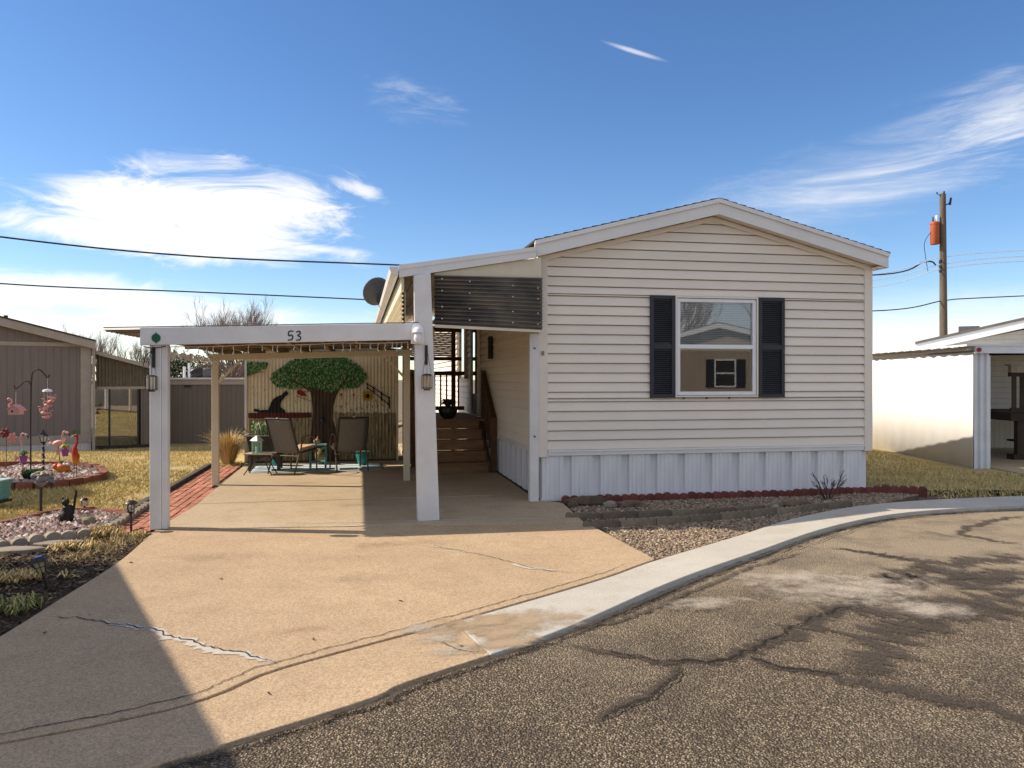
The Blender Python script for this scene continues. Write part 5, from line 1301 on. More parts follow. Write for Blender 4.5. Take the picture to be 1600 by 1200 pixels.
# ------------------------------------------------------------------ garden ornaments on the left
M_PINK = pm('flamingo_pink', (.60,.20,.19,1), (.70,.38,.33,1), 14, .5)
M_PALEPINK = pm('flamingo_pale_pink', (.68,.42,.36,1), (.60,.30,.27,1), 14, .5)
M_PURPLE = pm('purple_bucket', (.33,.10,.34,1), (.26,.07,.28,1), 8, .45)
M_GREENLEAF = islands('green_leaf', [(0,(.03,.10,.02,1)),(.6,(.06,.16,.04,1)),(1,(.13,.2,.06,1))])
def flamingo(m, c, s_, d=1, head=True):
    c = Vector(c)
    m.ell(c, (.10*s_,.055*s_,.055*s_), 12, 8, (0, -.25*d, 0)); m.ell(c+Vector((-.11*d*s_,0,-.01*s_)), (.06*s_,.02*s_,.03*s_), 8, 6, (0,.5*d,0))
    m.tube(cat([c+Vector((.07*d*s_,0,.01*s_)), c+Vector((.125*d*s_,0,.06*s_)), c+Vector((.085*d*s_,0,.13*s_)), c+Vector((.10*d*s_,0,.19*s_)), c+Vector((.145*d*s_,0,.195*s_))], 5), .013*s_, 7)
    m.ell(c+Vector((.15*d*s_,0,.19*s_)), (.026*s_,.02*s_,.022*s_), 8, 6)
def beak(m, c, s_, d=1):
    c = Vector(c); m.tube([c+Vector((.17*d*s_,0,.19*s_)), c+Vector((.195*d*s_,0,.175*s_)), c+Vector((.20*d*s_,0,.15*s_))], [.012*s_,.010*s_,.003*s_], 6)
# shepherd's hook
p = G(48,746); t = thing('shepherd_hook', 'tall black double shepherd hook standing in the far garden bed', 'garden hook', (p.x, p.y, 0))
s0 = (746-HOR)/CAMH
def ax(x, y): return ((x-48)/s0, 0, (746-y)/s0)
MB().tube([(0,0,-.1), ax(48,640), ax(49,600)] + cat([ax(49,600), ax(51,582), ax(60,577), ax(68,583), ax(73,589), ax(76,589), ax(77,585)], 5), .011, 8).build('pole', M_BLACK, t, smooth=True)
MB().tube(cat([ax(49,604), ax(46,597), ax(39,596), ax(32,602), ax(26,607), ax(23,606), ax(22.5,602)], 5), .010, 8).build('side_arm', M_BLACK, t, smooth=True)
x0, _, z0 = ax(25.5,640); tb = thing('birdhouse', 'pink flamingo shaped birdhouse hanging from the left arm of the hook', 'birdhouse', (p.x+x0, p.y, z0-.08))
MB().vprism([(-.09,0),(.08,0),(.08,.085),(-.005,.155),(-.09,.085)], -.075, .075).build('house', M_PALEPINK, tb, bevel=.005)
MB().hexa([(-.105,-.09,.075),(-.005,-.09,.15),(-.005,.09,.15),(-.105,.09,.075),(-.105,-.09,.088),(-.005,-.09,.166),(-.005,.09,.166),(-.105,.09,.088)]).hexa([(-.004,-.09,.15),(.115,-.09,.062),(.115,.09,.062),(-.004,.09,.15),(-.004,-.09,.166),(.115,-.09,.078),(.115,.09,.078),(-.004,.09,.166)]).build('roof', M_PINK, tb)
MB().tube([(-.02,-.077,.055),(-.02,-.070,.055)], .018, 12).build('entrance_hole', M_BLACK, tb)
m = MB(); m.tube(cat([(-.085,-.02,.09),(-.11,-.02,.15),(-.07,-.02,.20),(-.075,-.02,.245),(-.105,-.02,.25)], 5), .014, 7); m.ell((-.11,-.02,.25), (.028,.02,.024), 8, 6); m.build('neck', M_PALEPINK, tb, smooth=True)
MB().tube([(-.13,-.02,.25),(-.15,-.02,.235),(-.15,-.02,.215)], [.012,.010,.003], 6).build('beak', M_BLACK, tb)
MB().tube([(-.005,0,.16),(-.005,0,.36)], .006, 6).build('cord', pm('tan_cord', (.45,.36,.24,1)), tb)
x0, _, z0 = ax(74,612); tb = thing('wind_chime', 'wind chime of pink flamingos under a white cap on the right arm of the hook', 'wind chime', (p.x+x0, p.y, z0-.5))
MB().lathe([(.075,.5),(.065,.53),(.02,.545),(.001,.547)], 18).build('cap', M_VINYLWHITE, tb, smooth=True)
MB().tube([(0,0,.545),(0,0,.75)], .003, 5).build('line', M_WIRE, tb)
for k in range(6):
    a = k*1.05; m = MB(); zz = .40-k*.062; c = (.055*math.cos(a), .055*math.sin(a), zz); m.tube([c, (c[0],c[1],.5)], .002, 4); m.build('line', M_WIRE, tb)
    m = MB(); flamingo(m, c, .55, 1 if k % 2 else -1); m.build('flamingo', M_PINK, tb, smooth=True)
# flower pinwheel stake at far left
def stake(m, x, y, z0, z1, r_=.006): m.tube([(x,y,z0),(x,y,z1)], r_, 6)
p = G(10,736); t = thing('flower_stake', 'red and pink metal flower stake at the left end of the far bed', 'garden stake', (p.x, p.y, 0))
m = MB(); stake(m, 0, 0, -.05, .55); m.build('rod', M_BROWNMETAL, t)
for cx, cz, mt in ((-.02,.66,pm('dark_red_petal',(.22,.03,.03,1))), (.10,.58,M_PINK)):
    m = MB()
    for k in range(6):
        a = k*1.047; m.ell((cx+.055*math.cos(a), 0, cz+.055*math.sin(a)), (.045,.01,.028), 8, 5, (0,-a,0))
    m.ell((cx,-.012,cz), (.022,.012,.022), 8, 5); m.tube([(cx,.01,cz),(0,0,.5)], .005, 5); m.build('flower', mt, t, smooth=True)
# flamingo stakes with buckets
def bucket_stake(px_, label, flower, bz, top):
    p = G(*px_); t = thing('flamingo_planter', label, 'garden stake', (p.x, p.y, 0), 0, 'flamingo stakes with purple buckets')
    m = MB(); stake(m, 0, .02, -.05, top); m.build('rod', M_PALEPINK, t)
    MB().lathe([(.045,0),(.065,.12),(.07,.125),(.06,.12)], 16, (.06,-.03,bz)).build('bucket', M_PURPLE, t, smooth=True)
    m = MB(); plant_leaves(m, (.06,-.03,bz+.11), 70, .11, .10, .014, .5); m.build('foliage', flower, t)
    m = MB(); m.tube(cat([(0,.02,top-.18),(-.02,.02,top-.06),(.0,.02,top+.02),(.05,.02,top+.02),(.085,.02,top-.02)], 5), .013, 7); m.ell((.07,.02,top), (.03,.02,.026), 8, 6); m.build('neck', M_PALEPINK, t, smooth=True)
    MB().tube([(.09,.02,top-.01),(.105,.02,top-.03),(.105,.02,top-.065)], [.014,.011,.003], 6).build('beak', M_BLACK, t)
    for s_ in (-1, 1):
        m = MB()
        for k in range(4): m.tri((.06+s_*.06,-.03,bz+.09), (.06+s_*.15,-.04,bz+.15-k*.035), (.06+s_*.14,-.04,bz+.12-k*.035))
        m.build('wing', M_PINK, t)
bucket_stake((33,742), 'flamingo stake holding a purple bucket of green leaves beside the hook', M_GREENLEAF, .20, .66)
bucket_stake((98,736), 'flamingo stake holding a purple bucket of yellow flowers beside the red bird', islands('yellow_flower', [(0,(.6,.5,.04,1)),(.6,(.5,.45,.1,1)),(1,(.15,.25,.05,1))]), .26, .66)
p = G(93,733); t = thing('flamingo_stake', 'pale flamingo with spread tail on a dark stake behind the orange planter', 'garden stake', (p.x, p.y, 0))
m = MB(); m.tube([(.02,0,-.05),(-.02,0,.42)], .007, 6); m.build('rod', M_BROWNMETAL, t)
m = MB(); flamingo(m, (-.03,0,.46), 1.0, 1); m.build('body', M_PALEPINK, t, smooth=True); m = MB(); beak(m, (-.03,0,.46), 1.0, 1); m.build('beak', M_BLACK, t)
m = MB()
for k in range(5): m.tri((-.10,0,.46), (-.24,0,.40+k*.03), (-.22,0,.43+k*.035))
m.build('tail', M_VINYLWHITE, t)
# red and orange metal bird
p = G(117,752); t = thing('metal_bird', 'tall red and orange metal bird with thin legs at the right of the far bed', 'garden ornament', (p.x, p.y, 0)); t.scale = (.8, .8, .84)
def gradmat(name, stops, axis=2):
    m = N(name); sp_ = m.new('ShaderNodeSeparateXYZ'); m.link(m.tc.outputs['Object'], sp_.inputs[0]); return m.fin(m.ramp(sp_.outputs[axis], stops), .45, 0, .4)
M_BIRD = gradmat('red_orange_enamel', [(.3, (.60,.34,.02,1)), (.42, (.55,.13,.01,1)), (.52, (.42,.015,.01,1)), (1, (.30,.02,.01,1))])
for x in (-.02, .03): MB().tube([(x,0,0),(x+.005,0,.34)], .006, 6).build('leg', M_BROWNMETAL, t)
MB().lathe([(.02,.32),(.055,.34),(.062,.48),(.05,.60),(.02,.68),(.001,.70)], 14, (0,0,0), 1, .6).build('body', M_BIRD, t, smooth=True)
m = MB(); m.tube(cat([(.01,0,.62),(.045,0,.74),(.05,0,.82),(.02,0,.86),(-.02,0,.84)], 5), [.025]*6+[.018]*15, 8); m.ell((.03,0,.85), (.035,.025,.028), 8, 6); m.build('neck', M_BIRD, t, smooth=True)
MB().tube([(0,0,.855),(-.05,0,.84),(-.09,0,.80)], [.014,.010,.003], 6).build('beak', pm('yellow_beak', (.6,.4,.05,1)), t)
m = MB()
for k in range(7): a = -1.2+k*.35; m.tri((.02,0,.87), (.02+.10*math.sin(a)-.01,.0,.87+.08*math.cos(a)), (.02+.10*math.sin(a)+.02,.0,.87+.085*math.cos(a)))
m.build('crest', M_GREENLEAF, t)
m = MB()
for k in range(4): m.tri((.05,-.02,.55-k*.05), (.11,-.03,.50-k*.05), (.10,-.02,.40-k*.04))
m.build('wing', M_BIRD, t)
# caterpillar planter
p = G(98,741); t = thing('caterpillar_planter', 'orange and yellow ceramic animal planter in the far bed', 'planter', (p.x, p.y, .02))
M_CAT = gradmat('orange_yellow_glaze', [(.0, (.45,.33,.02,1)), (.05, (.58,.25,.015,1)), (.13, (.50,.05,.01,1)), (.2, (.5,.03,.01,1))])
m = MB(); m.ell((0,0,.085), (.13,.08,.085), 16, 10); m.ell((-.10,-.02,.11), (.055,.05,.055), 10, 8); m.build('body', M_CAT, t, smooth=True)
for x in (.055, .115): MB().ell((x,-.05,.155), (.026,.026,.026), 10, 8).build('eye', M_VINYLWHITE, t, smooth=True)
m = MB(); plant_leaves(m, (-.02,0,.15), 40, .08, .06, .01, .2); m.build('foliage', M_GREENLEAF, t)
# lamp post with candy-wound pole
p = G(68,747); t = thing('garden_lamp_post', 'small black lantern post wound with a light garland in the far bed', 'lamp post', (p.x, p.y, 0))
sc = (747-HOR)/CAMH; hz = lambda y: (747-y)/sc
MB().tube([(0,0,-.05),(0,0,hz(692))], .015, 8).build('post', M_BLACK, t, smooth=True)
MB().tube([(.024*math.cos(k*.8), .024*math.sin(k*.8), k*(hz(694)/40)) for k in range(41)], .009, 6).build('garland', pm('white_grey_garland', (.55,.50,.45,1), (.1,.08,.07,1), 40, .6), t, smooth=True)
lz, lt = hz(692), hz(681)
ms = MB(); 
MB().lathe([(.02,lz-.01),(.045,lz+.01),(.048,lz+.02)], 6).build('base', M_BLACK, t)
MB().lathe([(.042,lz+.02),(.062,lt)], 6).build('glass', pm('warm_white_glass', (.72,.66,.54,1), (.6,.55,.45,1), 4, .2), t)
m = MB()
for k in range(6): a = k*math.pi/3; m.tube([(.044*math.cos(a),.044*math.sin(a),lz+.02),(.064*math.cos(a),.064*math.sin(a),lt)], .005, 5)
m.build('ribs', M_BLACK, t)
MB().lathe([(.085,lt),(.078,lt+.012),(.035,lt+.055),(.012,lt+.065),(.016,lt+.08),(.004,lt+.10),(.001,lt+.12)], 6).build('roof', M_BLACK, t)
# dark bowl of greenery and driftwood figures
p = G(52,752); t = thing('plant_bowl', 'dark green bushy plant in a navy bowl in the far bed', 'plant pot', (p.x, p.y, .0))
MB().lathe([(.09,0),(.14,.07),(.15,.11),(.13,.10)], 16).build('bowl', pm('navy_glaze', (.01,.012,.03,1)), t, smooth=True)
m = MB(); 
for k in range(60): plant_leaves(m, (random.uniform(-.12,.08), random.uniform(-.08,.08), .08), 4, .09, .11, .014, .3)
m.build('foliage', M_GREENLEAF, t)
p = G(78,752); t = thing('grass_tuft', 'pale dry plant with stiff stems in front of the small lamp post', 'plant', (p.x, p.y, .0))
m = MB(); plant_leaves(m, (0,0,0), 90, .14, .16, .010, .3); m.build('blades', islands('pale_stiff_leaf', [(0,(.5,.45,.33,1)),(.6,(.62,.56,.44,1)),(1,(.2,.17,.1,1))]), t)
# stake with a grey bird
p = G(64,807); t = thing('bird_stake', 'grey bird figure on a thick black stake behind the near bed', 'garden stake', (p.x, p.y, -.02))
sc = (807-HOR)/CAMH; hz = lambda y: (807-y)/sc
MB().tube([(0,0,-.05),(0,0,hz(757))], .016, 8).build('stake', M_BLACK, t, smooth=True)
MB().lathe([(.02,hz(758)),(.07,hz(752)),(.075,hz(750)),(.06,hz(751))], 14).build('dish', pm('grey_stone', (.22,.21,.2,1)), t, smooth=True)
m = MB(); m.ell((.02,0,hz(745)), (.09,.05,.05), 12, 8, (0,-.3,0)); m.ell((-.08,0,hz(741)), (.04,.032,.035), 10, 7); m.ell((.11,0,hz(748)), (.07,.025,.02), 8, 6, (0,.35,0)); m.build('bird', pm('grey_blue_bird', (.20,.19,.18,1), (.10,.14,.20,1), 9, .6), t, smooth=True)
m = MB(); plant_leaves(m, (.03,0,hz(742)), 60, .12, .07, .016, .4); m.build('flower', islands('cream_petals', [(0,(.62,.55,.42,1)),(1,(.45,.36,.25,1))]), t)
# teal bird feeder at the left border
p = G(0,792); t = thing('bird_feeder', 'teal square bird feeder on a post at the left border of the picture', 'bird feeder', (p.x, p.y, -.02))
sc = (792-HOR)/CAMH; hz = lambda y: (792-y)/sc
MB().tube([(-.04,0,-.05),(-.04,0,hz(780))], .014, 8).build('post', M_BLACK, t)
MB().hexa([(-.13,-.09,hz(778)),(.05,-.09,hz(778)),(.05,.09,hz(778)),(-.13,.09,hz(778)),(-.15,-.11,hz(748)),(.085,-.11,hz(748)),(.085,.11,hz(748)),(-.15,.11,hz(748))]).build('hopper', M_TEAL, t, bevel=.005)
MB().box(-.16,.10,-.125,.125,hz(748),hz(746)).build('rim', pm('pale_teal', (.35,.5,.5,1)), t)
MB().box(-.15,.08,-.12,.12,hz(782),hz(778)-.001).build('tray', M_BLACK, t)
# black cat statue
p = G(103,820); t = thing('cat_statue', 'black cat statue with raised tail sitting among the pink rocks', 'statue', (p.x, p.y, .015))
M_CATST = pm('black_resin', (.012,.010,.010,1), (.022,.019,.018,1), 18, .6, .2, 40, spec=.25)
m = MB(); m.ell((0,0,.07), (.085,.055,.075), 14, 9); m.tube(cat([(-.01,0,.05),(.02,0,.13),(.015,-.005,.20)], 4), [.062]*4+[.05]*4+[.038], 12)
m.ell((.005,-.02,.235), (.042,.038,.036), 12, 8)
for x in (-.022, .03): m.tube([(x,-.02,.26),(x*1.15,-.02,.295)], [.014,.002], 6)
for x in (-.03, .045): m.tube([(x,-.03,.10),(x,-.055,.01)], [.022,.018], 8); m.ell((x,-.065,.012), (.018,.03,.012), 8, 5)
m.build('body', M_CATST, t, smooth=True)
MB().tube(cat([(.06,.03,.10),(.075,.03,.20),(.085,.03,.28),(.095,.03,.33),(.09,.03,.36)], 5), [.014]*15+[.012]*6, 8).build('tail', M_CATST, t, smooth=True)
# frog-like planter
p = G(139,824); t = thing('stone_planter', 'small mossy stone planter with butterfly ears in the near bed', 'planter', (p.x, p.y, .01))
MB().ell((0,0,.055), (.075,.06,.06), 12, 8, (0,0,0), .08).build('body', pm('mossy_stone', (.14,.13,.07,1), (.25,.22,.15,1), 9, .85, .4, 40), t, smooth=True)
M_WING = pm('pale_wing', (.55,.46,.36,1))
for s_ in (-1, 1): MB().vprism([(0,.10),(s_*.055,.09),(s_*.07,.135),(s_*.03,.145)], -.014, -.006).build('wing', M_WING, t)
# solar path lights
p = G(205,830); t = thing('solar_path_light', 'round capped black solar light at the end of the brick path', 'path light', (p.x, p.y, -.02))
MB().tube([(0,0,-.05),(0,0,.21)], .012, 8).build('stake', M_BLACK, t); MB().lathe([(.014,.20),(.03,.215),(.034,.225)], 14).build('collar', M_BLACK, t, smooth=True)
MB().lathe([(.030,.225),(.034,.30)], 14).build('lens', M_LANTERNGLASS, t, smooth=True)
m = MB()
for k in range(4): a = k*1.57+.4; m.tube([(.034*math.cos(a),.034*math.sin(a),.222),(.036*math.cos(a),.036*math.sin(a),.305)], .003, 5)
m.build('cage', M_BLACK, t); MB().lathe([(.062,.305),(.066,.312),(.058,.325),(.03,.343),(.001,.347)], 18).build('cap', M_BLACK, t, smooth=True)
p = G(76,921); t = thing('solar_path_light', 'square capped black solar lantern leaning in the bark mulch', 'path light', (p.x, p.y, -.02)); t.rotation_euler = (R(4), R(-13), R(20))
MB().tube([(0,0,-.05),(0,0,.17)], .011, 8).build('stake', M_BLACK, t)
m = MB().hexa([(-.022,-.022,.165),(.022,-.022,.165),(.022,.022,.165),(-.022,.022,.165),(-.042,-.042,.255),(.042,-.042,.255),(.042,.042,.255),(-.042,.042,.255)]); m.build('lens', pm('amber_lens', (.50,.42,.26,1), (.38,.31,.18,1), 20, .25), t)
m = MB()
for x in (-1, 1):
    for y in (-1, 1): m.beam((x*.023,y*.023,.165), (x*.043,y*.043,.255), .006, .006)
    m.beam((x*.0335,-.034,.21), (x*.0335,.034,.21), .004, .005); m.beam((-.034,x*.0335,.21), (.034,x*.0335,.21), .004, .005); m.beam((0,x*.0225,.165), (0,x*.043,.255), .004, .004); m.beam((x*.0225,0,.165), (x*.043,0,.255), .004, .004)
m.build('cage', M_BLACK, t); MB().hexa([(-.06,-.06,.255),(.06,-.06,.255),(.06,.06,.255),(-.06,.06,.255),(-.035,-.035,.285),(.035,-.035,.285),(.035,.035,.285),(-.035,.035,.285)]).build('cap', M_BLACK, t)
MB().box(-.024,.024,-.024,.024,.2852,.289).build('solar_cell', pm('blue_solar_cell', (.02,.03,.10,1), (.03,.04,.14,1), 30, .08), t)
p = G(105,806); t = thing('solar_path_light', 'small clear solar light half hidden behind the black cat statue', 'path light', (p.x+.08, p.y+.22, -.02))
MB().tube([(0,0,-.05),(0,0,.10)], .010, 8).build('stake', M_BLACK, t); MB().lathe([(.03,.10),(.034,.17)], 12).build('lens', M_LANTERNGLASS, t); MB().lathe([(.05,.17),(.03,.195),(.001,.2)], 14).build('cap', M_BLACK, t, smooth=True)
# dry tufts and a green weed at the driveway border
for i, (px_, n_, h_, r_, mt, lab) in enumerate((((165,838), 260, .13, .16, M_STRAW, 'dry straw tuft at the end of the grey stone rim'), ((215,838), 160, .07, .16, M_STRAW, 'low dry tuft beside the corner of the driveway'), ((22,955), 240, .13, .17, islands('weed_leaf', [(0,(.18,.24,.06,1)),(.5,(.40,.34,.15,1)),(1,(.10,.16,.04,1))]), 'yellow green weed clump in the mulch at the lower left'), ((110,856), 220, .09, .22, M_STRAW, 'flat dry grass patch below the pale flat stone'), ((30,905), 240, .10, .25, M_STRAW, 'flat dry grass patch left of the leaning solar lantern'))):
    p = G(*px_); t = thing('grass_tuft', lab, 'grass tuft', (p.x, p.y, -.02)); m = MB()
    for k in range(n_ // 12): plant_leaves(m, (random.gauss(0,r_*.4), random.gauss(0,r_*.3), 0), 12, r_*.6, h_, .006, .35)
    m.build('blades', mt, t, kind='stuff')
# fallen leaves
m = MB()
for px_ in ((626,940),(205,880),(140,962),(190,1125),(345,905),(490,1000),(720,1010),(810,1050),(560,870),(420,1085),(1000,850),(70,990)):
    p = G(*px_); L = random.uniform(.012,.03); m.obox((p.x, p.y, .008), (L, L*.5, .003), (random.uniform(-.3,.3), random.uniform(-.3,.3), random.uniform(0,3)))
tag(m.build('leaf_litter', M_MULCH, kind='stuff'), 'a few dark dry leaf bits scattered on the driveway', 'leaves')
# ------------------------------------------------------------------ taupe neighbour home, left
c0 = G(143,702); NL = Frame((c0.x, c0.y), 28.0); zg = -.62
nb = fthing('neighbor_home', 'taupe neighbour home with beige trim beyond the lawn on the left', 'house', NL)
def npl(x, y, v=0): return NL.plane(x, y, v)
ze = npl(140,541)[1]; zb = npl(140,690)[1]; zr = npl(140,534)[1]
RW = 7.0; sl_n = .262
def nroof(u): return zr + .05 + sl_n*min(-u, RW-(-u)) if u > -RW else zr
MB().box(-RW, -.02, .0, 14, zb, ze+.05).build('wall', M_TAUPE, nb)
MB().vprism([(-RW,ze+.05),(0,ze+.05),(-RW/2,ze+.0+sl_n*RW/2)], .0, 14).build('gable', M_TAUPE, nb)
MB().box(-RW, .0, -.03, -.002, ze-.02, ze+.10).build('trim_band', M_TAUPETRIM, nb)
MB().box(-.30, .0, -.033, -.003, zb, ze-.022).build('corner_trim', M_TAUPETRIM, nb)
MB().box(-RW, .0, -.045, -.034, zb-.02, zb+.22).build('base_trim', M_TAUPETRIM, nb)
MB().box(-RW, -.02, -.01, 14, zg-.1, zb-.02).build('skirting', grooved('pale_grooved_skirting', (.55,.53,.52,1), .10), nb)
for s_ in (0, 1):
    a, b = ((0.12, zr), (-RW/2, zr+sl_n*(RW/2+.12))) if s_ == 0 else ((-RW-.12, zr), (-RW/2, zr+sl_n*(RW/2+.12)))
    MB().vprism([a, b, (b[0],b[1]-.24), (a[0],a[1]-.24)], -.30, -.27).build('rake_board', M_TAUPETRIM, nb)
    MB().vprism([(a[0],a[1]+.05), (b[0],b[1]+.05), b, a], -.33, 14.3).build('roof_slope', M_SHINGLE, nb)
    MB().vprism([(a[0],a[1]-.10), (b[0],b[1]-.10), (b[0],b[1]-.12), (a[0],a[1]-.12)], -.268, .0).build('soffit', M_TAUPETRIM, nb)
MB().box(.02, .10, -.12, -.04, zb-.35, zr-.10).build('downspout', M_TAUPETRIM, nb)
MB().beam((.06,-.08,zb-.33), (.28,-.14,zb-.46), .08, .08).build('downspout_foot', M_TAUPETRIM, nb)
u, z = npl(4,489); MB().tube([(u,1.0,z-.5),(u,1.0,z)], .06, 10).build('vent_pipe', M_BLACK, nb)
# enclosed porch beside it
er = fthing('glazed_porch', 'low glazed porch with corrugated valance attached to the taupe neighbour home', 'porch', NL, .2, .3)
def el_(x, y, v=.3): return NL.plane(x, y, v)
u1 = el_(236,600)[0]; zt0 = el_(145,548)[1]; zt1 = el_(235,572)[1]
MB().hexa([(.12,.1,zt0-.12),(u1+.1,.1,zt1-.12),(u1+.1,6,zt1-.12),(.12,6,zt0-.12),(.12,.1,zt0),(u1+.1,.1,zt1),(u1+.1,6,zt1),(.12,6,zt0)]).build('roof', M_TAUPETRIM, er)
zv = el_(180,604)[1]
m = MB(); n = 96
for i in range(n+1):
    u = .14+(u1-.14)*i/n; y = .3+.02*math.sin(i*2*math.pi/6); m.v += [(u,y,zv),(u,y,zt0-.12-(zt0-zt1)*i/n)]
for i in range(n): m.f.append((2*i, 2*i+2, 2*i+3, 2*i+1))
m.build('valance', pm('olive_corrugated_sheet', (.16,.13,.08,1), (.09,.075,.05,1), 3, .5, stretch=(4,4,1)), er)
for x in (147, 171, 216):
    u = el_(x,650)[0]; MB().box(u-.03, u+.03, .30, .38, zg, zv).build('mullion', M_BLACK, er)
MB().box(.14, u1, .29, .39, zv-.08, zv).build('top_rail', M_TAUPETRIM, er); MB().box(.14, u1, .31, .37, zg, zg+.10).build('bottom_rail', M_BLACK, er)
for a, b in ((147,171), (171,216)):
    ua, ub = el_(a,650)[0]+.03, el_(b,650)[0]-.03; MB().quad((ua,.34,zg+.1),(ub,.34,zg+.1),(ub,.34,zv-.08),(ua,.34,zv-.08)).build('pane', M_GLASSDARK, er)
ua = el_(204,650)[0]; ub = el_(233,650)[0]
m = MB(); nn = 24
for i in range(nn+1): u = ua+(ub-ua)*i/nn*.55; y = .44+.03*math.sin(i*1.3); m.v += [(u,y,zg+.05),(u-(.25*(1-i/nn)),y,zv-.05)]
for i in range(nn): m.f.append((2*i, 2*i+2, 2*i+3, 2*i+1))
m.build('curtain', pm('dark_curtain', (.025,.024,.028,1)), er)
MB().box(el_(220,650)[0], u1+.05, .32, .40, zg, zv).build('side_wall', M_TAUPE2, er)
MB().quad((.14,5.8,zg),(u1,5.8,zg),(u1,5.8,zv),(.14,5.8,zv)).build('rear_wall', pm('dim_cream_wall', (.45,.40,.30,1)), er)
# long low brown outbuilding
c1 = G(262,692); OB = Frame((c1.x, c1.y), 11.0)
ob = fthing('outbuilding', 'long brown grooved outbuilding with pale eave behind the carport', 'building', OB)
def ob_(x, y): return OB.plane(x, y, 0)
ox1 = ob_(470,640)[0]; oz = ob_(320,600)[1]; ox0 = ob_(226,640)[0]
MB().box(ox0, ox1, 0, 5, zg-.1, oz).build('wall', M_TAUPE2, ob)
MB().box(ox0, ox1, -.05, -.002, oz-.02, oz+.16).build('fascia', M_TAUPETRIM, ob); MB().box(ox0-.1, ox1, -.12, 5, oz+.16, oz+.22).build('roof', pm('white_roof_metal', (.68,.67,.64,1)), ob)
MB().box(ob_(288,600)[0], ob_(299,600)[0], -.03, -.002, oz-.12, oz-.03).build('vent', M_BLACK, ob)
for x, mt in ((305, M_BLACK), (321, M_DISH)):
    u = ob_(x,590)[0]; t = fthing('satellite_dish', ('black' if mt is M_BLACK else 'grey')+' small satellite dish on the roof of the brown outbuilding', 'satellite dish', OB, u, .4, oz+.22)
    m = MB(); 
    for i in range(5):
        for k in range(16): a = 2*math.pi*k/16; q = i/4; m.v.append((u+.26*q*math.cos(a), .4+.05*q*q, oz+.40+.17*q*math.sin(a)))
    for i in range(4):
        for k in range(16): a, b = i*16+k, i*16+(k+1)%16; m.f.append((a, b, b+16, a+16))
    d_ = m.build('reflector', mt, t, smooth=True); d_.modifiers.new('t','SOLIDIFY').thickness = .015
    MB().tube([(u,.45,oz+.21),(u,.43,oz+.40)], .02, 6).build('mast', M_DISH, t)
for x, h_ in ((276,.42), (284,.55)):
    u = ob_(x,590)[0]; o = MB().tube([(u,1.2,oz+.2),(u,1.2,oz+.2+h_)], .045, 8).build('vent_pipe', M_VINYLWHITE, ob)
# second pale roofs beyond
def gable_home(name, label, fr, w, d, ze_, mat_wall, mat_roof, trim, zb_=-.1, slope=.25, over=.3, windows=(), base=None):
    t = fthing(name, label, 'house', fr, w/2, d/2)
    MB().box(0, w, 0, d, zb_, ze_).build('wall', mat_wall, t)
    MB().vprism([(0,ze_),(w,ze_),(w/2,ze_+slope*w/2)], 0, d).build('gable', mat_wall, t)
    for s_ in (-1, 1):
        e0 = (w/2+s_*(w/2+over), ze_-slope*over+.05); e1 = (w/2, ze_+slope*w/2+.05)
        MB().vprism([e0, e1, (e1[0],e1[1]+.07), (e0[0],e0[1]+.07)], -over, d+over).build('roof_slope', mat_roof, t)
        MB().vprism([(e0[0],e0[1]+.02), (e1[0],e1[1]+.02), (e1[0],e1[1]-.18), (e0[0],e0[1]-.18)], -over-.025, -over+.0).build('rake_board', trim, t)
    for (a, b, z0, z1, sh) in windows:
        wn_ = frame(MB(), a, b, z0, z1, .06, -.05, .0).build('window', M_VINYLWHITE, t); MB().box(a+.06, b-.06, -.02, -.006, z0+.06, z1-.06).build('pane', M_DARK, wn_)
        MB().box(a+.05, b-.05, -.045, -.021, (z0+z1)/2-.03, (z0+z1)/2+.03).build('meeting_rail', M_VINYLWHITE, wn_)
        if sh:
            for q in (a-.36, b+.01): MB().box(q, q+.35, -.04, -.003, z0, z1).build('shutter', M_SHUTTER, t)
    if base: MB().box(-.02, w+.02, -.02, d+.02, zb_, .55).build('skirting', base, t)
    return t
M_LAPWHITE = grooved('white_lap_siding', (.70,.67,.60,1), .127, 2)
M_LAPTAN = grooved('tan_lap_siding', (.42,.34,.25,1), .127, 2)
M_GREYROOF = pm('grey_brown_shingle', (.17,.145,.125,1), (.12,.10,.085,1), 6, .9, .3, 60)
# white home seen through the porch railing
gable_home('white_home', 'white lap sided home seen through the porch railing', Frame((-3.6, 31.2), -53), 6, 9, 2.7, M_LAPWHITE, M_GREYROOF, M_VINYLWHITE)
# ------------------------------------------------------------------ white neighbour carport and home, right
RN = Frame((8.36, 14.28), -2.64)
rc = fthing('neighbor_carport', 'white neighbour carport with tall corrugated side wall on the right', 'carport', RN, .3, 2.0)
zt = RN.plane(1520, 547, 0)[1]
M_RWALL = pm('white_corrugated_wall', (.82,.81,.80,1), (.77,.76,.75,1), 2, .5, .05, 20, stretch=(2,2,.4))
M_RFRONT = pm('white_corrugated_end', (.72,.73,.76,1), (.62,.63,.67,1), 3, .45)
m = MB(); n = 140; DL = 9.0
for i in range(n+1): v_ = DL*i/n; x = .010*math.sin(i*2*math.pi/7); m.v += [(x,v_,-.05),(x,v_,zt-.04)]
for i in range(n): m.f.append((2*i, 2*i+1, 2*i+3, 2*i+2))
w_ = m.build('side_wall', M_RWALL, rc, smooth=True); w_.modifiers.new('t','SOLIDIFY').thickness = .01
m = MB(); n = 48
prof = [(.012,-.02),(.06,-.02),(.075,.02),(.11,.02),(.125,-.02),(.17,-.02),(.185,.02),(.22,.02),(.235,-.02),(.275,-.02)]
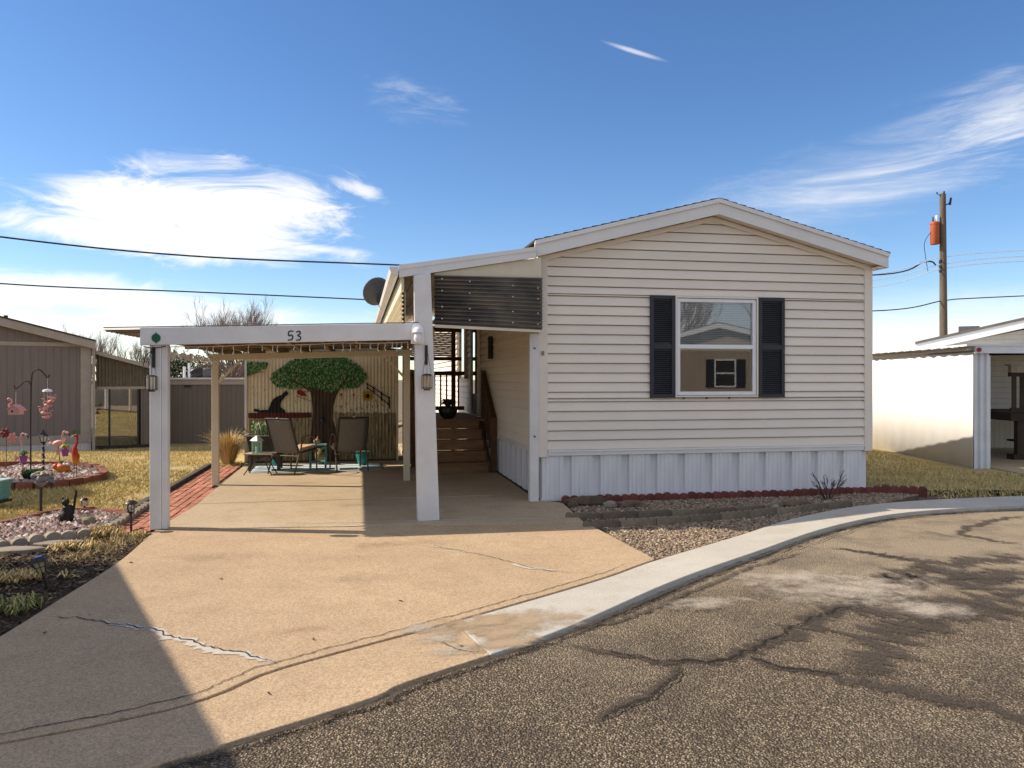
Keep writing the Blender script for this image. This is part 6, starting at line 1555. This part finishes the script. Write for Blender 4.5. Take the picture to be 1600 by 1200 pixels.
for x, y in prof: m.v += [(x,y,-.03),(x,y,zt-.02)]
for i in range(len(prof)-1): m.f.append((2*i, 2*i+2, 2*i+3, 2*i+1))
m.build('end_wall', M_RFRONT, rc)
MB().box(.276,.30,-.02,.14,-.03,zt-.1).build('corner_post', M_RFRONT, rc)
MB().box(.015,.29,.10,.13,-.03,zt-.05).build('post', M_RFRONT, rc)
hz_ = RN.plane(1560, 541, -.05)[1]; hl = RN.plane(1560, 552, -.05)[1]
MB().box(.0, 4.2, -.09, -.03, hl, hz_).build('header', M_RFRONT, rc)
m = MB()
for x, (xx) in ((0,0),): m.hexa([(-.16,-.10,hz_+.002),(4.3,-.10,hz_+.002),(4.3,DL,hz_+.002),(-.16,DL,hz_+.002),(-.16,-.10,hz_+.035),(4.3,-.10,hz_+.035),(4.3,DL,hz_+.035),(-.16,DL,hz_+.035)])
m.build('roof', M_RFRONT, rc)
MB().box(-.10,-.02,-.02,DL,hz_-.07,hz_).build('eave', pm('beige_eave', (.42,.36,.28,1)), rc)
m = MB()                                            # corrugated lip whose scallops shade the wall
for i in range(91): v_ = DL*i/90; m.v += [(-.20,v_,hz_-.005+.012*math.sin(i*1.6)),(-.10,v_,hz_-.0+.012*math.sin(i*1.6))]
for i in range(90): m.f.append((2*i, 2*i+1, 2*i+3, 2*i+2))
m.build('roof_lip', M_RFRONT, rc)
MB().tube([(.055,-.115,(hz_+hl)/2),(.055,-.09,(hz_+hl)/2)], .04, 16).build('red_reflector', pm('red_reflector', (.30,.008,.012,1), (.2,.005,.01,1), 6, .3), rc)
structure(MB().prism([tuple(RN.w(.32,-1.0)[:2]), tuple(RN.w(7,-1.0)[:2]), tuple(RN.w(7,9)[:2]), tuple(RN.w(.32,9)[:2])], -.1, .0).build('carport_floor', M_CONC2))
RH = Frame((11.27, 22.0), -28.0)
m = fthing('neighbor_home', 'white neighbour home with grey roof behind the white carport', 'house', RH, 3, 4)
def rp(x, y, v): return RH.plane(x, y, v)
V2 = 0.0
rx0, rz0 = rp(1430, 538, V2); rx1, rz1 = rp(1600, 500, V2)
sl2_ = (rz1-rz0)/(rx1-rx0); rw = 7.2
MB().box(rx0+.35, rx0+rw, V2+.3, V2+12, -.1, rz0-.2).build('wall', M_LAPWHITE, m)
MB().vprism([(rx0+.35,rz0-.2),(rx0+rw,rz0-.2),(rx0+rw,rz0+sl2_*.35),(rx0+rw/2+.15,rz0+sl2_*rw/2-.25),(rx0+.35,rz0-.1)], V2+.3, V2+9).build('gable', M_LAPWHITE, m)
for a, b in (((rx0, rz0), (rx0+rw/2+.17, rz0+sl2_*(rw/2+.17))), ((rx0+rw+.35, rz0), (rx0+rw/2+.17, rz0+sl2_*(rw/2+.17)))):
    MB().vprism([a, b, (b[0],b[1]-.22), (a[0],a[1]-.22)], V2-.02, V2+.02).build('rake_board', M_VINYLWHITE, m)
    MB().vprism([(a[0],a[1]+.07), (b[0],b[1]+.07), b, a], V2-.05, V2+9.3).build('roof_slope', M_GREYROOF, m)
u, z = rp(1514, 513, V2+.8); MB().box(u-.25, u+.25, V2+.6, V2+1.1, z-.35, z+.05).build('roof_vent', pm('grey_vent', (.12,.13,.15,1)), m)
# nearer white wall behind the deck
m = fthing('porch_annex', 'white lap sided annex wall behind the dark deck under the white carport', 'house', RN, 4, 4.3)
MB().box(2.2, 8.8, 4.2, 6.2, -.05, 2.15).build('wall', M_LAPWHITE, m)
MB().box(2.2, 8.8, 4.185, 4.199, -.05, .62).build('skirting', grooved('cream_skirting', (.58,.53,.43,1), .12), m)
dk = fthing('neighbor_deck', 'dark brown wooden deck with slatted railing under the white carport', 'deck', RN, 1.9, 1.8)
du0 = RN.plane(1578, 640, 1.4)[0]; dzt = RN.plane(1578, 582, 1.4)[1]; dzb = RN.plane(1578, 645, 1.4)[1]
M_DDECK = pm('dark_deck_wood', (.045,.026,.016,1), (.028,.016,.011,1), 5, .7, .3, 18, rnd=.2)
MB().box(du0, du0+2.6, 1.36, 3.6, dzb-.16, dzb).build('deck_floor', M_DDECK, dk)
MB().box(du0-.03, du0+2.6, 1.33, 1.42, dzt-.08, dzt).build('top_rail', M_DDECK, dk); MB().box(du0, du0+2.6, 1.36, 1.40, dzb+.02, dzb+.10).build('bottom_rail', M_DDECK, dk)
for k in range(16):
    u = du0+.02+k*.155; MB().box(u, u+.085, 1.36, 1.385, dzb+.10, dzt-.08).build('slat', M_DDECK, dk)
for u in (du0+.16, du0+2.4): MB().box(u, u+.13, 1.42, 1.55, -.0, dzb-.16).build('post', M_DDECK, dk); 
MB().box(du0+.05, du0+.4, 1.35, 1.6, 0, .10).build('footing', M_DDECK, dk)
for k in range(3): MB().box(du0+.5+k*.28, du0+.9+k*.28, 1.45, 2.4, .30-k*.14+.0, .34-k*.14).build('tread', M_DDECK, dk)
MB().box(du0-.03, du0+.08, 1.30, 1.42, dzt, dzt+.13).box(du0-.07, du0+.12, 1.26, 1.46, dzt+.131, dzt+.165).build('post_cap', M_TAUPETRIM, dk)
# ------------------------------------------------------------------ utility pole, transformer, wires
PY = 32.0; s_ = FPX/PY
def at(x, y, Y=PY): return Vector(((x-800)*Y/FPX, Y, CAMH+(HOR-y)*Y/FPX))
pt_ = at(1473, 303); pb = Vector((pt_.x+.05, PY, -.1))
t = thing('utility_pole', 'weathered wooden utility pole rising behind the white neighbour home', 'utility pole', (pb.x, PY, -.1))
M_POLE = pm('weathered_pole_wood', (.16,.125,.095,1), (.10,.08,.06,1), 4, .9, .4, 20, stretch=(3,3,.4))
OFF[t.name] = (pb.x, PY, -.1)
MB().tube([pb, pt_], [.17,.115], 12).build('shaft', M_POLE, t, smooth=True)
a, b = at(1480,318), at(1486,310); m = MB(); m.tube([at(1474,318), at(1479,320), at(1484,317)], .025, 6); m.tube([at(1484,320), at(1486,309)], [.05,.04], 8); m.build('insulator', M_BLACK, t, smooth=True)
m = MB(); m.tube([at(1474,304), at(1475,299)], [.05,.04], 8); m.tube([at(1473,306), at(1470,303)], .02, 6); m.tube([at(1464,303), at(1464,300)], [.03,.025], 8); m.tube([at(1471,307), at(1464,302.5)], .012, 5); m.build('insulator', M_BLACK, t, smooth=True)
for y in (409, 416, 423): MB().tube([at(1468.5,y), at(1477.5,y)], .09, 10).build('band', M_BLACK, t)
tr_ = thing('transformer', 'rusty orange transformer can mounted on the utility pole', 'transformer', at(1460.5,382)); OFF[tr_.name] = tuple(at(1460.5,382))
c = at(1460.5,382); r_ = 6.6/s_
MB().lathe([(r_*.92,0),(r_,.03),(r_,.80),(r_*1.06,.81),(r_*1.06,.87),(r_*.98,.90),(r_*.3,.95)], 20, c).build('can', pm('rusty_orange_paint', (.42,.10,.03,1), (.34,.07,.02,1), 4, .55, .1, 20), tr_, smooth=True)
m = MB().tube([c+Vector((-.07,0,.92)), c+Vector((-.07,0,1.13))], [.04,.02], 8); m.build('bushing', M_BLACK, tr_)
MB().tube([c+Vector((.07,0,.92)), c+Vector((.09,0,1.18))], [.07,.05], 8).build('bushing', pm('glazed_white', (.75,.80,.85,1)), tr_)
MB().beam(c+Vector((.1,0,.45)), at(1472,372), .1, .3).build('bracket', M_BLACK, tr_)
def wire(pts, r, mat, label):
    P_ = cat([at(*p) for p in pts], 10); m = MB().tube(P_, r, 6)
    tag(m.build('power_line', mat, smooth=True), label, 'power line', 'overhead lines')
M_CABLE = pm('black_cable', (.02,.02,.022,1), (.03,.03,.032,1), 6, .6); M_ALU = pm('bright_aluminium_line', (.85,.88,.92,1), (.75,.8,.86,1), 6, .4)
wire([(-500,300,22),(0,370,25),(300,400,26.5),(620,414,28),(950,428,29.5),(1360,430,31),(1445,409,31.8),(1462,414,32)], .030, M_CABLE, 'upper thick black twisted cable crossing the sky above the carport')
wire([(-500,400,22),(0,443,25),(300,456,26.5),(590,469,28),(950,487,29.5),(1360,486,31),(1473,470,32),(1520,466,32.5),(1700,458,34)], .024, M_CABLE, 'lower black cable crossing the sky just above the carport roof')
for i, (y0, y1, y2, y3) in enumerate(((430,402,400,382),(439,413,409,396),(450,420,417,408))):
    wire([(1000,y0+35,29),(1360,y0,31),(1473,y1,32),(1600,y2-9,33.5),(1850,y3-8,36)], .018, M_ALU, ('highest','middle','lowest')[i]+' of the three thin bright lines beside the utility pole')
wire([(1458,358,32),(1445,378,32),(1446,400,32),(1450,424,32)], .012, M_CABLE, 'thin slack wire hanging from the transformer')

# ------------------------------------------------------------------ trees
M_BARK = pm('grey_brown_bark', (.12,.09,.078,1), (.075,.055,.048,1), 6, .9, .4, 20)
M_TWIG = islands('winter_twig', [(0,(.17,.115,.10,1)),(.5,(.25,.17,.14,1)),(1,(.10,.075,.075,1))], .85)
def bare_tree(p, h, label, seed, n_main=7, lv=4, spread=.42, tr_=.16):
    random.seed(seed); t = thing('bare_tree', label, 'tree', p, 0, 'leafless trees behind the lots')
    MB().tube([(0,0,-.2),(.03,0,h*.18),(0,.02,h*.34)], [tr_*1.2,tr_,tr_*.8], 8).build('trunk', M_BARK, t, smooth=True)
    m = MB()
    for k in range(n_main):
        a = k*2*math.pi/n_main+random.uniform(-.3,.3); d_ = Vector((math.cos(a)*.7, math.sin(a)*.7, random.uniform(.8,1.5))).normalized()
        twigs(m, Vector((0,0,h*random.uniform(.22,.34))), d_, h*.26, tr_*.42, lv, spread, 3, .22, 4, .68)
    m.build('crown', M_TWIG, t); return t
def base_at(x, Y): return ((x-800)*Y/FPX, Y, gz((x-800)*Y/FPX, Y)-.05)
for i, (x, Y, top, lab) in enumerate(((372,40,484,'wide bare tree whose twigs rise above the carport roof near the number'), (150,62,516,'small bare tree right of the taupe roof'), (205,66,530,'faint bare tree above the glazed porch roof'), (236,48,540,'bare tree just left of the carport post'), (345,36,560,'low bare purple tree seen under the carport roof'), (130,58,520,'thin bare tree behind the corner of the taupe home'))):
    b = base_at(x, Y); bare_tree(b, CAMH+(HOR-top)*Y/FPX-b[2], lab, 11+i, 13 if i == 0 else 8 if i == 4 else 6, 5 if i == 0 else 4, .5 if i == 0 else .42)
random.seed(99)
M_NEEDLE = islands('juniper_green', [(0,(.025,.045,.018,1)),(.5,(.05,.075,.028,1)),(.8,(.10,.10,.045,1)),(1,(.15,.12,.06,1))], .8)
def evergreen(p, h, r_, label, n=2600):
    t = thing('juniper', label, 'tree', p, 0, 'evergreens behind the outbuilding')
    MB().tube([(0,0,-.2),(0,0,h*.7)], [.14,.05], 8).build('trunk', M_BARK, t)
    m = MB(); cl = [(random.uniform(0,6.28), random.uniform(.12,.95), random.uniform(.3,1)) for _ in range(46)]
    for k in range(n):
        a, f, q = random.choice(cl); rr = r_*q*(1.05-f*.75); c_ = Vector((math.cos(a)*rr, math.sin(a)*rr, h*f))+Vector((random.gauss(0,.16),random.gauss(0,.16),random.gauss(0,.16)))*r_*.7
        d_ = Vector((random.uniform(-1,1),random.uniform(-1,1),random.uniform(-.3,1))).normalized()*random.uniform(.08,.2); s_ = d_.orthogonal().normalized()*.035
        m.quad(c_-s_, c_+s_, c_+d_+s_*.4, c_+d_-s_*.4)
    m.build('crown', M_NEEDLE, t)
for x, Y, top, r_, lab in ((272,44,552,1.7,'dark spreading juniper just right of the front carport post'), (300,47,556,1.6,'olive juniper behind the white vent pipes'), (325,42,562,1.3,'brownish juniper left of the rear carport post'), (252,50,548,1.5,'tall juniper behind the front carport post'), (372,45,566,1.3,'dark juniper left of the mural shed')):
    b = base_at(x, Y); evergreen(b, CAMH+(HOR-top)*Y/FPX-b[2], r_, lab)

# ------------------------------------------------------------------ homes outside the frame that shade the lot and mirror in the window
gable_home('street_home', 'tan lap sided home with dark shutters across the street, mirrored in the window', Frame((20.1,-6.1), 216.5), 7.4, 12, 2.85, M_LAPTAN, M_GREYROOF, M_VINYLWHITE, -.1, .25, .3, ((3.0,3.9,1.1,2.3,True),), M_SKIRT)
A_ = Vector((-7.47, 7.2)); d_ = Vector((2.085,-3.26)).normalized(); ang = math.degrees(math.atan2(d_.y, d_.x))
corner = A_; fr_ = Frame((corner.x, corner.y), ang-180+90)
# low shed-roofed storage building: its eave edge runs from A_ toward the camera side
sh_ = thing('storage_building', 'white storage building left of the driveway, outside the picture', 'shed', (A_.x, A_.y, 0), math.atan2(d_.y, d_.x))
MB().box(0, 6.4, -3.2, 0, -.1, 2.9).build('wall', M_LAPWHITE, sh_); MB().hexa([(-.0,-3.3,2.7),(6.5,-3.3,2.7),(6.5,.02,2.95),(-.0,.02,2.95),(-.0,-3.3,2.8),(6.5,-3.3,2.8),(6.5,.02,3.05),(-.0,.02,3.05)]).build('roof', M_GREYROOF, sh_)
MB().box(2.2, 3.1, .001, .03, -.05, 2.0).build('door', M_VINYLWHITE, sh_)
sh2 = thing('tool_shed', 'small tan tool shed on the lawn, outside the picture on the left', 'shed', (-10.4, 11.0, -.05), R(-60))
MB().box(-1.15, 1.15, -1.0, 1.0, 0, 2.3).build('wall', M_LAPTAN, sh2); MB().vprism([(-1.3,2.25),(1.3,2.25),(0,2.75)], -1.1, 1.1).build('roof', M_GREYROOF, sh2)
MB().box(-.4, .4, -1.03, -1.001, .05, 1.9).build('door', M_VINYLWHITE, sh2)
for i, (x, y, h, sd) in enumerate(((24,-22,8,5), (34,-24,9,6), (28,-27,8,8), (40,-18,7,9))):
    bare_tree((x,y,-.1), h, ('nearest','second','third','farthest')[i]+' bare tree behind the home across the street', sd, 7, 4)
